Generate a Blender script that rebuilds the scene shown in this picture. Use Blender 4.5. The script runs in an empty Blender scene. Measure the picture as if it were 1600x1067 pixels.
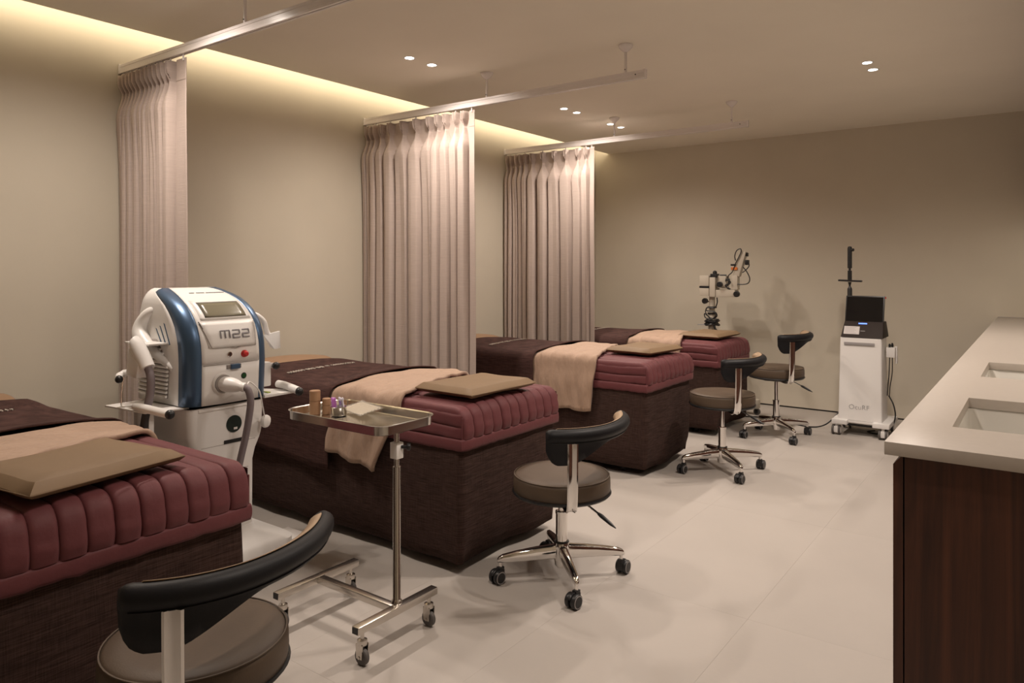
import bpy, bmesh, math, random
from mathutils import Vector, Matrix
random.seed(7)
R = math.radians
PI = math.pi
sc = bpy.context.scene
C = sc.collection

# ------------------------------------------------------------------ camera, light, exposure
CEIL = 2.5
cam_d = bpy.data.cameras.new('camera')
cam_d.sensor_width = 36.0
cam_d.lens = 36.0 * 1130.0 / 1600.0
cam_d.shift_y = -115.5 / 1600.0
cam_d.clip_start = 0.02
cam = bpy.data.objects.new('camera', cam_d)
C.objects.link(cam)
cam.location = (0, 0, 1.285)
cam.rotation_euler = (R(90), 0, R(36.265))
sc.camera = cam

w = bpy.data.worlds.new('world')
sc.world = w
w.use_nodes = True
w.node_tree.nodes['Background'].inputs[0].default_value = (1.0, 0.86, 0.72, 1)
w.node_tree.nodes['Background'].inputs[1].default_value = 0.02

sc.view_settings.view_transform = 'Standard'
sc.view_settings.look = 'None'
sc.view_settings.exposure = 0.12
sc.view_settings.gamma = 1.0
sc.view_settings.use_curve_mapping = False

DOWN_W = 46.0                      # watts of one downlight
DOWN_COL = (1.0, 0.87, 0.76)
COVE_STRENGTH = 8.0
COVE_COL = (1.0, 0.85, 0.63)
LED_STRENGTH = 10.0
LED_COL = (1.0, 0.90, 0.78)

# ------------------------------------------------------------------ materials
def mat(name, col, rough=0.6, metal=0.0, noise=0.0, scale=20.0, bump=0.0, bscale=None, spec=0.5,
        trans=0.0, emis=None, estr=0.0, stretch=(1, 1, 1), bdist=0.01, sheen=0.0, coat=0.0, alpha=1.0):
    m = bpy.data.materials.new(name)
    m.use_nodes = True
    nt = m.node_tree
    b = nt.nodes['Principled BSDF']
    b.inputs['Base Color'].default_value = (*col, 1)
    b.inputs['Roughness'].default_value = rough
    b.inputs['Metallic'].default_value = metal
    b.inputs['Specular IOR Level'].default_value = spec
    if trans: b.inputs['Transmission Weight'].default_value = trans
    if alpha < 1: b.inputs['Alpha'].default_value = alpha
    if sheen: b.inputs['Sheen Weight'].default_value = sheen
    if coat: b.inputs['Coat Weight'].default_value = coat
    if emis:
        b.inputs['Emission Color'].default_value = (*emis, 1)
        b.inputs['Emission Strength'].default_value = estr
    if noise or bump:
        tc = nt.nodes.new('ShaderNodeTexCoord')
        mp = nt.nodes.new('ShaderNodeMapping')
        mp.inputs['Scale'].default_value = stretch
        nt.links.new(tc.outputs['Object'], mp.inputs['Vector'])
        n = nt.nodes.new('ShaderNodeTexNoise')
        n.inputs['Scale'].default_value = scale
        n.inputs['Detail'].default_value = 6
        nt.links.new(mp.outputs[0], n.inputs['Vector'])
        if noise:
            r = nt.nodes.new('ShaderNodeValToRGB')
            r.color_ramp.elements[0].position = 0.3
            r.color_ramp.elements[1].position = 0.7
            r.color_ramp.elements[0].color = (*[c * (1 - noise) for c in col], 1)
            r.color_ramp.elements[1].color = (*[min(1, c * (1 + noise)) for c in col], 1)
            nt.links.new(n.outputs[0], r.inputs[0])
            nt.links.new(r.outputs[0], b.inputs['Base Color'])
        if bump:
            n2 = n
            if bscale:
                n2 = nt.nodes.new('ShaderNodeTexNoise')
                n2.inputs['Scale'].default_value = bscale
                n2.inputs['Detail'].default_value = 4
                nt.links.new(mp.outputs[0], n2.inputs['Vector'])
            bp = nt.nodes.new('ShaderNodeBump')
            bp.inputs['Strength'].default_value = bump
            bp.inputs['Distance'].default_value = bdist
            nt.links.new(n2.outputs[0], bp.inputs['Height'])
            nt.links.new(bp.outputs[0], b.inputs['Normal'])
    return m

def woven(name, col, amt=0.35, rough=0.95):
    """linen-like weave: two crossed stretched noises"""
    m = mat(name, col, rough, spec=0.15)
    nt = m.node_tree
    b = nt.nodes['Principled BSDF']
    tc = nt.nodes.new('ShaderNodeTexCoord')
    out = []
    for st in ((14, 14, 340), (340, 340, 16)):
        mp = nt.nodes.new('ShaderNodeMapping')
        mp.inputs['Scale'].default_value = st
        nt.links.new(tc.outputs['Object'], mp.inputs['Vector'])
        n = nt.nodes.new('ShaderNodeTexNoise')
        n.inputs['Scale'].default_value = 1.0
        n.inputs['Detail'].default_value = 3
        nt.links.new(mp.outputs[0], n.inputs['Vector'])
        out.append(n)
    mx = nt.nodes.new('ShaderNodeMath')
    mx.operation = 'MULTIPLY_ADD'
    mx.inputs[1].default_value = 1.35
    h2 = nt.nodes.new('ShaderNodeMath')
    h2.operation = 'MULTIPLY'
    h2.inputs[1].default_value = 0.65
    nt.links.new(out[1].outputs[0], h2.inputs[0])
    nt.links.new(out[0].outputs[0], mx.inputs[0])
    nt.links.new(h2.outputs[0], mx.inputs[2])
    r = nt.nodes.new('ShaderNodeValToRGB')
    r.color_ramp.elements[0].position = 0.75 / 2
    r.color_ramp.elements[1].position = 1.3 / 2
    hv = nt.nodes.new('ShaderNodeMath')
    hv.operation = 'MULTIPLY'
    hv.inputs[1].default_value = 0.5
    nt.links.new(mx.outputs[0], hv.inputs[0])
    r.color_ramp.elements[0].color = (*[c * (1 - amt) for c in col], 1)
    r.color_ramp.elements[1].color = (*[c * (1 + amt) for c in col], 1)
    nt.links.new(hv.outputs[0], r.inputs[0])
    nt.links.new(r.outputs[0], b.inputs['Base Color'])
    bp = nt.nodes.new('ShaderNodeBump')
    bp.inputs['Strength'].default_value = 0.25
    bp.inputs['Distance'].default_value = 0.004
    nt.links.new(mx.outputs[0], bp.inputs['Height'])
    nt.links.new(bp.outputs[0], b.inputs['Normal'])
    return m

def wood(name, c1, c2, scale=(22, 22, 1.2), rough=0.45):
    m = mat(name, c1, rough)
    nt = m.node_tree
    b = nt.nodes['Principled BSDF']
    tc = nt.nodes.new('ShaderNodeTexCoord')
    mp = nt.nodes.new('ShaderNodeMapping')
    mp.inputs['Scale'].default_value = scale
    nt.links.new(tc.outputs['Object'], mp.inputs['Vector'])
    n = nt.nodes.new('ShaderNodeTexNoise')
    n.inputs['Scale'].default_value = 1.0
    n.inputs['Detail'].default_value = 8
    n.inputs['Roughness'].default_value = 0.65
    n.inputs['Distortion'].default_value = 0.6
    nt.links.new(mp.outputs[0], n.inputs['Vector'])
    r = nt.nodes.new('ShaderNodeValToRGB')
    r.color_ramp.elements[0].position = 0.32
    r.color_ramp.elements[1].position = 0.68
    r.color_ramp.elements[0].color = (*c1, 1)
    r.color_ramp.elements[1].color = (*c2, 1)
    nt.links.new(n.outputs[0], r.inputs[0])
    nt.links.new(r.outputs[0], b.inputs['Base Color'])
    return m

M = {}
M['wall'] = mat('wall_paint', (0.63, 0.575, 0.478), 0.85, noise=0.02, scale=3, bump=0.04, bscale=240, spec=0.2)
M['ceil'] = mat('ceiling_paint', (0.88, 0.825, 0.72), 0.9, noise=0.02, scale=2, spec=0.15)
M['floor'] = mat('floor_tile', (0.45, 0.41, 0.375), 0.5, noise=0.03, scale=2.2, bump=0.03, bscale=60, spec=0.35)
M['grout'] = mat('grout', (0.43, 0.39, 0.355), 0.9)
M['curtain'] = woven('curtain_linen', (0.52, 0.43, 0.385), 0.05)
M['rail'] = mat('rail_white', (0.86, 0.81, 0.80), 0.25)
M['white'] = mat('white_enamel', (0.82, 0.80, 0.78), 0.4)
M['white2'] = mat('white_plastic', (0.86, 0.84, 0.82), 0.35)
M['ivory'] = mat('ivory_plastic', (0.52, 0.47, 0.39), 0.45)
M['skirt'] = woven('dark_brown_weave', (0.050, 0.029, 0.024), 0.45)
M['runner'] = woven('runner_weave', (0.062, 0.032, 0.028), 0.35)
M['quilt'] = mat('burgundy_satin', (0.140, 0.040, 0.045), 0.6, noise=0.06, scale=6, bump=0.12, bscale=45, spec=0.3, sheen=0.04)
M['blanket'] = mat('tan_cotton', (0.40, 0.272, 0.196), 0.75, noise=0.04, scale=5, bump=0.42, bscale=8, sheen=0.1, stretch=(2.2, 0.8, 0.6), bdist=0.06)
M['cushion'] = mat('olive_tan_cover', (0.220, 0.146, 0.084), 0.6, spec=0.3, noise=0.04, scale=6, bump=0.06, bscale=18)
M['mattress'] = mat('tan_vinyl', (0.30, 0.185, 0.11), 0.5)
M['thread'] = mat('cream_thread', (0.75, 0.68, 0.60), 0.8)
M['plinth'] = mat('dark_steel', (0.03, 0.028, 0.027), 0.5)
M['leather'] = mat('taupe_leather', (0.088, 0.061, 0.041), 0.5, spec=0.35, noise=0.05, scale=14, bump=0.05, bscale=220)
M['padtan'] = mat('tan_leather', (0.36, 0.25, 0.16), 0.5, bump=0.05, bscale=220, noise=0.04)
M['black'] = mat('black_leather', (0.010, 0.010, 0.012), 0.5, spec=0.25, bump=0.05, bscale=260, noise=0.05)
M['blackp'] = mat('black_plastic', (0.012, 0.012, 0.013), 0.4)
M['rubber'] = mat('grey_rubber', (0.10, 0.09, 0.085), 0.6)
M['ringgrey'] = mat('grey_ring', (0.33, 0.31, 0.31), 0.45)
M['chrome'] = mat('chrome', (0.82, 0.80, 0.78), 0.06, metal=1.0)
M['steel'] = mat('brushed_steel', (0.62, 0.585, 0.54), 0.22, metal=1.0)
M['steel2'] = mat('tray_steel', (0.74, 0.72, 0.69), 0.15, metal=1.0)
M['counter'] = mat('stone_top', (0.45, 0.40, 0.355), 0.38, noise=0.025, scale=60)
M['sink'] = mat('sink_ceramic', (0.66, 0.64, 0.60), 0.12)
M['walnut'] = wood('walnut', (0.030, 0.0105, 0.0065), (0.115, 0.038, 0.019))
M['boxwood'] = wood('box_wood', (0.30, 0.165, 0.085), (0.40, 0.23, 0.125), (60, 60, 8), 0.55)
M['blue'] = mat('blue_metallic', (0.075, 0.135, 0.235), 0.35, metal=0.55)
M['blued'] = mat('blue_dark', (0.03, 0.06, 0.12), 0.45)
M['screen'] = mat('lcd_olive', (0.20, 0.18, 0.125), 0.25)
M['bezel'] = mat('bezel_dark', (0.10, 0.09, 0.08), 0.5)
M['greylet'] = mat('grey_lettering', (0.25, 0.24, 0.26), 0.4)
M['hose'] = mat('mauve_hose', (0.20, 0.165, 0.175), 0.5)
M['darkhose'] = mat('dark_hose', (0.035, 0.03, 0.03), 0.5)
M['red'] = mat('red_button', (0.55, 0.03, 0.03), 0.35)
M['green'] = mat('green_button', (0.01, 0.07, 0.02), 0.25)
M['darkgreen'] = mat('dark_green_sticker', (0.010, 0.022, 0.018), 0.35)
M['louvre'] = mat('louvre_shadow', (0.30, 0.27, 0.25), 0.6)
M['orange'] = mat('orange_tape', (0.62, 0.17, 0.03), 0.5)
M['console'] = mat('brown_console', (0.026, 0.017, 0.014), 0.6, spec=0.25)
M['glassblk'] = mat('black_glass', (0.004, 0.004, 0.005), 0.08)
M['paper'] = mat('paper_label', (0.62, 0.58, 0.57), 0.7)
M['ledblue'] = mat('led_blue', (0.1, 0.2, 0.8), 0.4, emis=(0.12, 0.25, 1.0), estr=2.0)
M['purple'] = mat('purple_packet', (0.52, 0.17, 0.55), 0.4)
M['packet'] = mat('white_packet', (0.70, 0.66, 0.74), 0.35)
M['violetprint'] = mat('violet_print', (0.26, 0.16, 0.48), 0.4)
M['film'] = mat('clear_film', (0.92, 0.88, 0.82), 0.15, trans=0.5, alpha=0.25)
M['swab'] = mat('cotton_swab', (0.72, 0.64, 0.50), 0.8)
M['lens'] = mat('downlight_lens', (1, 1, 1), 0.4, emis=(1.0, 0.92, 0.84), estr=14.0)
M['cove'] = mat('cove_led', (1, 1, 1), 0.5, emis=COVE_COL, estr=COVE_STRENGTH)
M['led'] = mat('under_cabinet_led', (1, 1, 1), 0.5, emis=LED_COL, estr=LED_STRENGTH)
M['lime'] = mat('lime_sticker', (0.35, 0.42, 0.08), 0.5)

# ------------------------------------------------------------------ mesh builder
class MB:
    def __init__(s): s.v = []; s.f = []
    def add(s, vs, fs):
        o = len(s.v)
        s.v += [tuple(p) for p in vs]
        s.f += [tuple(i + o for i in f) for f in fs]
        return s
    def box(s, x0, x1, y0, y1, z0, z1):
        return s.add([(x0, y0, z0), (x1, y0, z0), (x1, y1, z0), (x0, y1, z0), (x0, y0, z1), (x1, y0, z1), (x1, y1, z1), (x0, y1, z1)],
                     [(0, 3, 2, 1), (4, 5, 6, 7), (0, 1, 5, 4), (1, 2, 6, 5), (2, 3, 7, 6), (3, 0, 4, 7)])
    def hexa(s, bot, top):
        return s.add(list(bot) + list(top), [(0, 3, 2, 1), (4, 5, 6, 7), (0, 1, 5, 4), (1, 2, 6, 5), (2, 3, 7, 6), (3, 0, 4, 7)])
    def rings(s, rs, closed=True, cap0=True, cap1=True):
        n = len(rs[0]); vs = [p for r in rs for p in r]; fs = []
        m = n if closed else n - 1
        for i in range(len(rs) - 1):
            for j in range(m):
                k = (j + 1) % n
                fs.append((i * n + j, i * n + k, (i + 1) * n + k, (i + 1) * n + j))
        if closed and cap0: fs.append(tuple(range(n - 1, -1, -1)))
        if closed and cap1: fs.append(tuple(range((len(rs) - 1) * n, len(rs) * n)))
        return s.add(vs, fs)
    def grid(s, rows): return s.rings(rows, closed=False)
    def cyl(s, p0, p1, r0, r1=None, n=16, cap=True):
        return s.tube([p0, p1], [r0, r0 if r1 is None else r1], n, cap)
    def tube(s, pts, r, n=10, cap=True):
        pts = [Vector(p) for p in pts]
        if not isinstance(r, (list, tuple)): r = [r] * len(pts)
        rs = []; u = None
        for i, p in enumerate(pts):
            t = (pts[min(i + 1, len(pts) - 1)] - pts[max(i - 1, 0)]).normalized()
            if u is None:
                a = Vector((0, 0, 1)) if abs(t.z) < 0.9 else Vector((1, 0, 0))
                u = t.cross(a).normalized()
            else:
                u = (u - t * u.dot(t)).normalized()
            q = t.cross(u)
            rs.append([p + (u * math.cos(2 * PI * k / n) + q * math.sin(2 * PI * k / n)) * r[i] for k in range(n)])
        return s.rings(rs, True, cap, cap)
    def lathe(s, prof, o=(0, 0, 0), n=32, axis='z', cap=True):
        rs = []
        for r, h in prof:
            ring = []
            for k in range(n):
                a = 2 * PI * k / n
                c, d = r * math.cos(a), r * math.sin(a)
                if axis == 'z': p = (c, d, h)
                elif axis == 'x': p = (h, c, d)
                else: p = (d, h, c)
                ring.append((p[0] + o[0], p[1] + o[1], p[2] + o[2]))
            rs.append(ring)
        return s.rings(rs, True, cap, cap)
    def ball(s, o, r, n=14):
        return s.lathe([(max(1e-4, r * math.sin(PI * i / 8)), -r * math.cos(PI * i / 8)) for i in range(9)], o, n)
    def prism(s, poly, a, b, axis='y'):
        def P(p, h):
            if axis == 'y': return (p[0], h, p[1])
            if axis == 'x': return (h, p[0], p[1])
            return (p[0], p[1], h)
        return s.rings([[P(p, a) for p in poly], [P(p, b) for p in poly]])
    def rot(s, mtx, start=0):
        s.v[start:] = [tuple(mtx @ Vector(p)) for p in s.v[start:]]
        return s
    def build(s, name, m, parent=None, loc=None, bevel=0.0, smooth=True, seg=2, solid=0.0, angle=38):
        me = bpy.data.meshes.new(name)
        me.from_pydata(s.v, [], s.f)
        bm = bmesh.new(); bm.from_mesh(me)
        bmesh.ops.recalc_face_normals(bm, faces=bm.faces)
        if bevel:
            es = [e for e in bm.edges if len(e.link_faces) == 2 and e.calc_face_angle(0) > R(30)]
            bmesh.ops.bevel(bm, geom=es, offset=bevel, segments=seg, affect='EDGES', profile=0.6, clamp_overlap=True)
        bm.to_mesh(me); bm.free()
        if smooth:
            me.polygons.foreach_set('use_smooth', [True] * len(me.polygons))
            me.set_sharp_from_angle(angle=R(angle))
        me.materials.append(M[m] if isinstance(m, str) else m)
        o = bpy.data.objects.new(name, me)
        C.objects.link(o)
        if parent: o.parent = parent
        if loc: o.location = loc
        if solid:
            md = o.modifiers.new('thickness', 'SOLIDIFY')
            md.thickness = solid; md.offset = 0.0
        return o

def tag(o, label, cat, group=None):
    o['label'] = label; o['category'] = cat
    if group: o['group'] = group
    return o
def thing(name, loc, label, cat, group=None, rz=0.0):
    o = bpy.data.objects.new(name, None)
    o.empty_display_size = 0.1
    C.objects.link(o)
    o.location = loc; o.rotation_euler = (0, 0, rz)
    return tag(o, label, cat, group)
def struct(o): o['kind'] = 'structure'; return o
def lerp(a, b, t): return a + (b - a) * t
def interp(x, xs, ys):
    if x <= xs[0]: return ys[0]
    for i in range(len(xs) - 1):
        if x <= xs[i + 1]: return lerp(ys[i], ys[i + 1], (x - xs[i]) / (xs[i + 1] - xs[i]))
    return ys[-1]
def smooth01(t):
    t = max(0.0, min(1.0, t)); return t * t * (3 - 2 * t)
def spline(pts, n):
    """Catmull-Rom through the points, n samples per span"""
    P = [Vector(p) for p in pts]
    P = [P[0] * 2 - P[1]] + P + [P[-1] * 2 - P[-2]]
    out = []
    for i in range(1, len(P) - 2):
        for k in range(n):
            t = k / n
            a, b, c, d = P[i - 1], P[i], P[i + 1], P[i + 2]
            out.append(0.5 * ((2 * b) + (c - a) * t + (2 * a - 5 * b + 4 * c - d) * t * t + (3 * b - a - 3 * c + d) * t ** 3))
    out.append(P[-2].copy())
    return out
def wob(x, y, s=1.0):
    return (math.sin(x * 13.1 * s + 1.3) * math.cos(y * 9.7 * s + 0.4) + 0.5 * math.sin(x * 29.3 * s + y * 17.9 * s)) / 1.5
def text_part(name, body, size, m, parent, mtx, depth=0.0006):
    cu = bpy.data.curves.new(name, 'FONT')
    cu.body = body; cu.size = size; cu.extrude = depth; cu.offset = -size * .022
    cu.align_x = 'CENTER'; cu.align_y = 'CENTER'
    t = bpy.data.objects.new(name + '_tmp', cu)
    C.objects.link(t)
    bpy.context.view_layer.update()
    me = bpy.data.meshes.new_from_object(t.evaluated_get(bpy.context.evaluated_depsgraph_get()))
    bpy.data.objects.remove(t); bpy.data.curves.remove(cu)
    me.name = name
    me.transform(mtx)
    me.materials.clear(); me.materials.append(M[m])
    o = bpy.data.objects.new(name, me)
    C.objects.link(o); o.parent = parent
    return o

# ------------------------------------------------------------------ the room
XL, XC, XR = -3.91, -3.743, 0.36       # left wall, edge of the lowered ceiling, right wall
YF, YB = -1.3, 6.865                   # wall behind the camera, back wall
def sbox(name, m, *a, **k): return struct(MB().box(*a).build(name, m, **k))
floor = sbox('floor', 'grout', XL - .1, XR + .1, YF - .1, YB + .1, -0.12, -0.0025, smooth=False)
xs = [-0.869 - 0.58 * i for i in range(-2, 7)]
ys = [2.641 + 1.16 * i for i in range(-4, 5)]
tile_me = {}
for i in range(len(xs) - 1):
    for j in range(len(ys) - 1):
        x1, x0 = min(xs[i], XR), max(xs[i + 1], XL)
        y0, y1 = max(ys[j], YF), min(ys[j + 1], YB)
        if x1 - x0 < 0.02 or y1 - y0 < 0.02: continue
        key = (round(x1 - x0, 3), round(y1 - y0, 3))
        cx, cy = (x0 + x1) / 2, (y0 + y1) / 2
        g = 0.0002
        if key not in tile_me:
            o = MB().box(-key[0] / 2 + g, key[0] / 2 - g, -key[1] / 2 + g, key[1] / 2 - g, -0.01, 0).build('floor_tile', 'floor', floor, (cx, cy, 0), smooth=False)
            tile_me[key] = o.data
        else:
            o = bpy.data.objects.new('floor_tile', tile_me[key]); C.objects.link(o); o.parent = floor; o.location = (cx, cy, 0)
sbox('wall_left', 'wall', XL - .12, XL, YF - .1, YB + .1, 0.0, 2.78, smooth=False)
wb = sbox('wall_back', 'wall', XL, XR + .12, YB, YB + .12, 0.012, 2.78, smooth=False)
sbox('wall_right', 'wall', XR, XR + .12, YF - .1, YB, 0, 2.78, smooth=False)
sbox('wall_front', 'wall', XL, XR, YF - .12, YF, 0, 2.78, smooth=False)
# shadow gap where the back wall meets the floor
sbox('trim_1', 'plinth', XL, XR, YB + 0.012, YB + 0.11, 0.0, 0.012, smooth=False)
cb = MB().box(XC, XR, YF, YB, CEIL, CEIL + 0.02)
ceil = struct(cb.build('ceiling', 'ceil', smooth=False))
sbox('trim_2', 'ceil', XL, XR, YF, YB, 2.72, 2.78, smooth=False)      # roof of the light cove
sbox('trim_3', 'ceil', -3.62, -3.59, YF, YB, CEIL + 0.02, 2.72, smooth=False)
strip = thing('cove_light', (-3.70, 2.8, CEIL + 0.02), 'warm hidden light strip in the ceiling cove above the left wall', 'light')
MB().box(0.001, 0.012, YF - 2.75, YB - 2.85, 0.0, 0.085).build('profile', 'white', strip)
MB().add([(0, YF - 2.75, 0.004), (0, YB - 2.85, 0.004), (0, YB - 2.85, 0.082), (0, YF - 2.75, 0.082)], [(0, 1, 2, 3)]).build('diffuser', 'cove', strip, smooth=False)

def downlight(x, y, label, dim):
    t = thing('downlight', (x, y, CEIL), label, 'downlight', 'pairs of recessed ceiling downlights')
    MB().lathe([(0.026, -0.001), (0.034, -0.002), (0.036, 0.0), (0.026, 0.0)], n=28, cap=False).build('trim_ring', 'white', t)
    MB().lathe([(0.0001, -0.0008), (0.026, -0.0008)], n=24, cap=False).build('lens', 'lens', t)
    l = bpy.data.lights.new('downlight_beam', 'SPOT')
    l.energy = DOWN_W * dim; l.color = DOWN_COL
    l.spot_size = R(156); l.spot_blend = 1.0; l.shadow_soft_size = 0.03
    o = bpy.data.objects.new('downlight_beam', l)
    C.objects.link(o); o.parent = t; o.location = (0, 0, -0.012)
for (x, y, n) in [(-2.96, 3.03, 'front lamp of the ceiling pair between the first and second curtain rails'),
                  (-2.955, 3.215, 'rear lamp of the ceiling pair between the first and second curtain rails'),
                  (-2.953, 4.698, 'front lamp of the ceiling pair above the third bed'),
                  (-2.947, 4.875, 'rear lamp of the ceiling pair above the third bed'),
                  (-2.953, 5.433, 'front lamp of the ceiling pair just behind the third curtain rail'),
                  (-2.947, 5.613, 'rear lamp of the ceiling pair just behind the third curtain rail'),
                  (-0.839, 4.706, 'front lamp of the lone ceiling pair on the right above the aisle'),
                  (-0.840, 4.894, 'rear lamp of the lone ceiling pair on the right above the aisle'),
                  (-2.96, 1.33, 'front lamp of the pair above the nearest bed, out of view'),
                  (-2.96, 1.52, 'rear lamp of the pair above the nearest bed, out of view'),
                  (-0.84, 3.03, 'front lamp of the pair over the aisle near the counter end, out of view'),
                  (-0.84, 3.21, 'rear lamp of the pair over the aisle near the counter end, out of view'),
                  (-0.84, 1.33, 'front lamp of the pair over the aisle nearest the viewer, out of view'),
                  (-0.84, 1.52, 'rear lamp of the pair over the aisle nearest the viewer, out of view')]:
    downlight(x, y, n, 0.90 if x < -2 else (0.70 if y < 2 else 1.20))
# ------------------------------------------------------------------ curtain rails
RZ = 2.302
def rail(y, which):
    t = thing('curtain_rail', (XL, y, RZ), which, 'curtain rail', 'ceiling hung curtain rails')
    L = 2.185
    prof = [(-.013, 0), (-.013, .012), (-.011, .014), (-.011, .030), (-.013, .032), (-.013, .044), (.013, .044), (.013, 0), (.004, 0), (.004, .006), (-.004, .006), (-.004, 0)]
    MB().prism(prof, 0.002, L, 'x').build('track', 'rail', t)
    MB().box(L, L + 0.012, -.015, .015, -.001, .047).build('end_cap', 'rail', t, bevel=.002)
    MB().box(0.0, 0.014, -.016, .016, -.003, .049).build('wall_bracket', 'rail', t, bevel=.002)
    for dx in (1.11, 2.075):
        r = MB().cyl((dx, 0, .044), (dx, 0, CEIL - RZ - 0.02), .0075, n=14).build('hanger_rod', 'rail', t)
        h = CEIL - RZ
        MB().lathe([(.008, h - .040), (.014, h - .036), (.026, h - .026), (.037, h - .013), (.041, h - .004), (.041, h - .0005)], (dx, 0, 0), 28).build('ceiling_cup', 'rail', r)
        MB().cyl((dx, -.010, .062), (dx, -.005, .062), .003, n=8).build('screw', 'blackp', r)
    MB().cyl((L - .045, -.0145, .024), (L - .045, -.012, .024), .0035, n=10).build('screw', 'blackp', t)
    return t
rail(1.852, 'nearest white curtain rail, cut off by the top edge of the photo')
rail(3.55, 'middle white curtain rail hanging over the gap behind the second bed')
rail(5.22, 'farthest white curtain rail, the shortest looking of the three')

# ------------------------------------------------------------------ curtains
def curtain(y, pleats, xend, amp, label, seed):
    rnd = random.Random(seed)
    t = thing('curtain', (0, y, 0), label, 'curtain', 'taupe pleated privacy curtains')
    ztop, zbot, zp = 2.285, 0.035, 2.185
    zs = [ztop, ztop - .02, ztop - .04, ztop - .055, ztop - .07, zp + .018, zp + .008, zp, zp - .001, zp - .010, zp - .022, zp - .04, zp - .055, zp - .075, zp - .10, zp - .13, zp - .16, zp - .20, zp - .25, zp - .35, 1.6, 1.3, 1.0, .8, .6, .4, .2, zbot]
    P = list(pleats)
    edges = [P[0] - 0.012] + [(P[i] + P[i + 1]) / 2 for i in range(len(P) - 1)] + [P[-1] + min(0.04, (xend - P[-1]) * .45)]
    K = 11
    cols = []          # (x, offset from the pleat, pleat x, half width of the cell, amplitude, phase)
    for i, px in enumerate(P):
        a, b = edges[i], edges[i + 1]
        am = amp * rnd.uniform(.85, 1.15); q = rnd.random() * 6
        for k in range(-K, K + (1 if i == len(P) - 1 else 0)):
            u = k / K
            u = math.copysign(abs(u) ** 1.35, u)
            hw = (px - a) if u < 0 else (b - px)
            cols.append((px + u * hw, u * hw, px, hw, am, q))
    nflat = 10
    for k in range(1, nflat + 1):
        cols.append((lerp(edges[-1], xend, k / nflat), 1.0, edges[-1], .01, .0, 0))
    rows = []
    for z in zs:
        row = []
        hd = z >= zp
        k = smooth01((zp - z) / .13)
        low = smooth01((zp - z) / .5)
        for (x, du, px, hw, am, q) in cols:
            if am == 0:                                   # flat end panel
                row.append((x + .006 * math.sin(z * 2.1) * low, .004 + .006 * math.sin(x * 31 + z * 1.3 + seed) * low, z)); continue
            if hd:                                        # two fingers that meet at the pinch
                dense = hw < .03
                wl = lerp(.0075, hw * .95, smooth01((z - zp) / .05)) if dense else min(lerp(.0075, .020, smooth01((z - zp) / .07)), hw * .9)
                c = min(1.0, abs(du) / wl)
                op = 0.0 if dense else smooth01((z - zp) / .05)
                p = lerp(.5 + .5 * math.cos(PI * c), math.sin(PI * min(1, c * 1.0)) ** .7 * .9 + .1 * (1 - c), op)
                front = lerp(.030, .052, smooth01((z - zp) / .05))
                yy = .024 - front * p
            else:                                         # opens into a broad flat fold below
                wl = lerp(.0075, hw * (.93 + .05 * math.sin(q + z)), k)
                c = min(1.0, abs(du) / wl)
                e = lerp(.35, .66, k)
                p = 1.0 if c < e else .5 + .5 * math.cos(PI * (c - e) / (1 - e))
                p *= 1 - .16 * low * (1 - abs(c)) * math.cos(q)
                yy = .024 + .014 * low - lerp(.030, am * .9 + .028, k) * p
                yy += .006 * math.sin(x * 31 + z * 1.3 + seed) * low
            xx = x + .006 * math.sin(z * 1.6 + q) * low * (1 - min(1, abs(du) / hw))
            row.append((max(xx, XL + .004), yy, z))
        rows.append(row)
    MB().grid(rows).build('fabric', 'curtain', t, solid=.003, angle=60)
    # header band seam, a thin stitched tuck and gliders
    for i, px in enumerate(P[::2] + [xend - .02]):
        MB().box(px - .004, px + .004, -.003, .003, ztop - .012, RZ + .004).build('glider_hook', 'white2', t)
    sm = MB()
    for i in range(nflat):
        k = len(cols) - nflat - 1 + i
        x0, x1 = cols[k][0], cols[k + 1][0]
        sm.box(x0, x1, .0005, .0030, zp - .002, zp + .002)
    sm.build('header_seam', 'curtain', t)
curtain(1.852, [-3.885, -3.845, -3.81, -3.775, -3.742, -3.70, -3.655, -3.615, -3.578, -3.54, -3.497, -3.46, -3.415], -3.281, .040,
        'nearest taupe curtain behind the white machine, bunched tightly with a flat end panel', 1)
curtain(3.55, [-3.885, -3.845, -3.80, -3.74, -3.652, -3.528, -3.407, -3.285, -3.21, -3.14, -3.055, -2.985], -2.901, .045,
        'middle taupe curtain drawn the widest, hanging behind the second bed', 2)
curtain(5.22, [-3.88, -3.835, -3.785, -3.735, -3.685, -3.61, -3.499, -3.38, -3.264, -3.144, -3.065], -2.99, .042,
        'farthest taupe curtain hanging behind the third bed', 3)

# ------------------------------------------------------------------ treatment beds with their linen
ZT = 0.690
def xsec(y0, y1, zt, r, dn, df, off=0.0, crown=0.012, ny=14, nd=6):
    """cross section near hem -> over the top -> far hem; dn / df are the z of the hems"""
    pts = []
    for k in range(nd): pts.append((y0 - off, lerp(dn, zt - r, k / nd)))
    for k in range(6):
        a = PI / 2 * k / 5
        pts.append((y0 + r - (r + off) * math.cos(a), zt - r + (r + off) * math.sin(a)))
    for k in range(1, ny):
        t = k / ny
        pts.append((lerp(y0 + r, y1 - r, t), zt + off + crown * (1 - (2 * t - 1) ** 2)))
    for k in range(6):
        a = PI / 2 * (1 - k / 5)
        pts.append((y1 - r + (r + off) * math.cos(a), zt - r + (r + off) * math.sin(a)))
    for k in range(1, nd + 1): pts.append((y1 + off, lerp(zt - r, df, k / nd)))
    return pts

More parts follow.
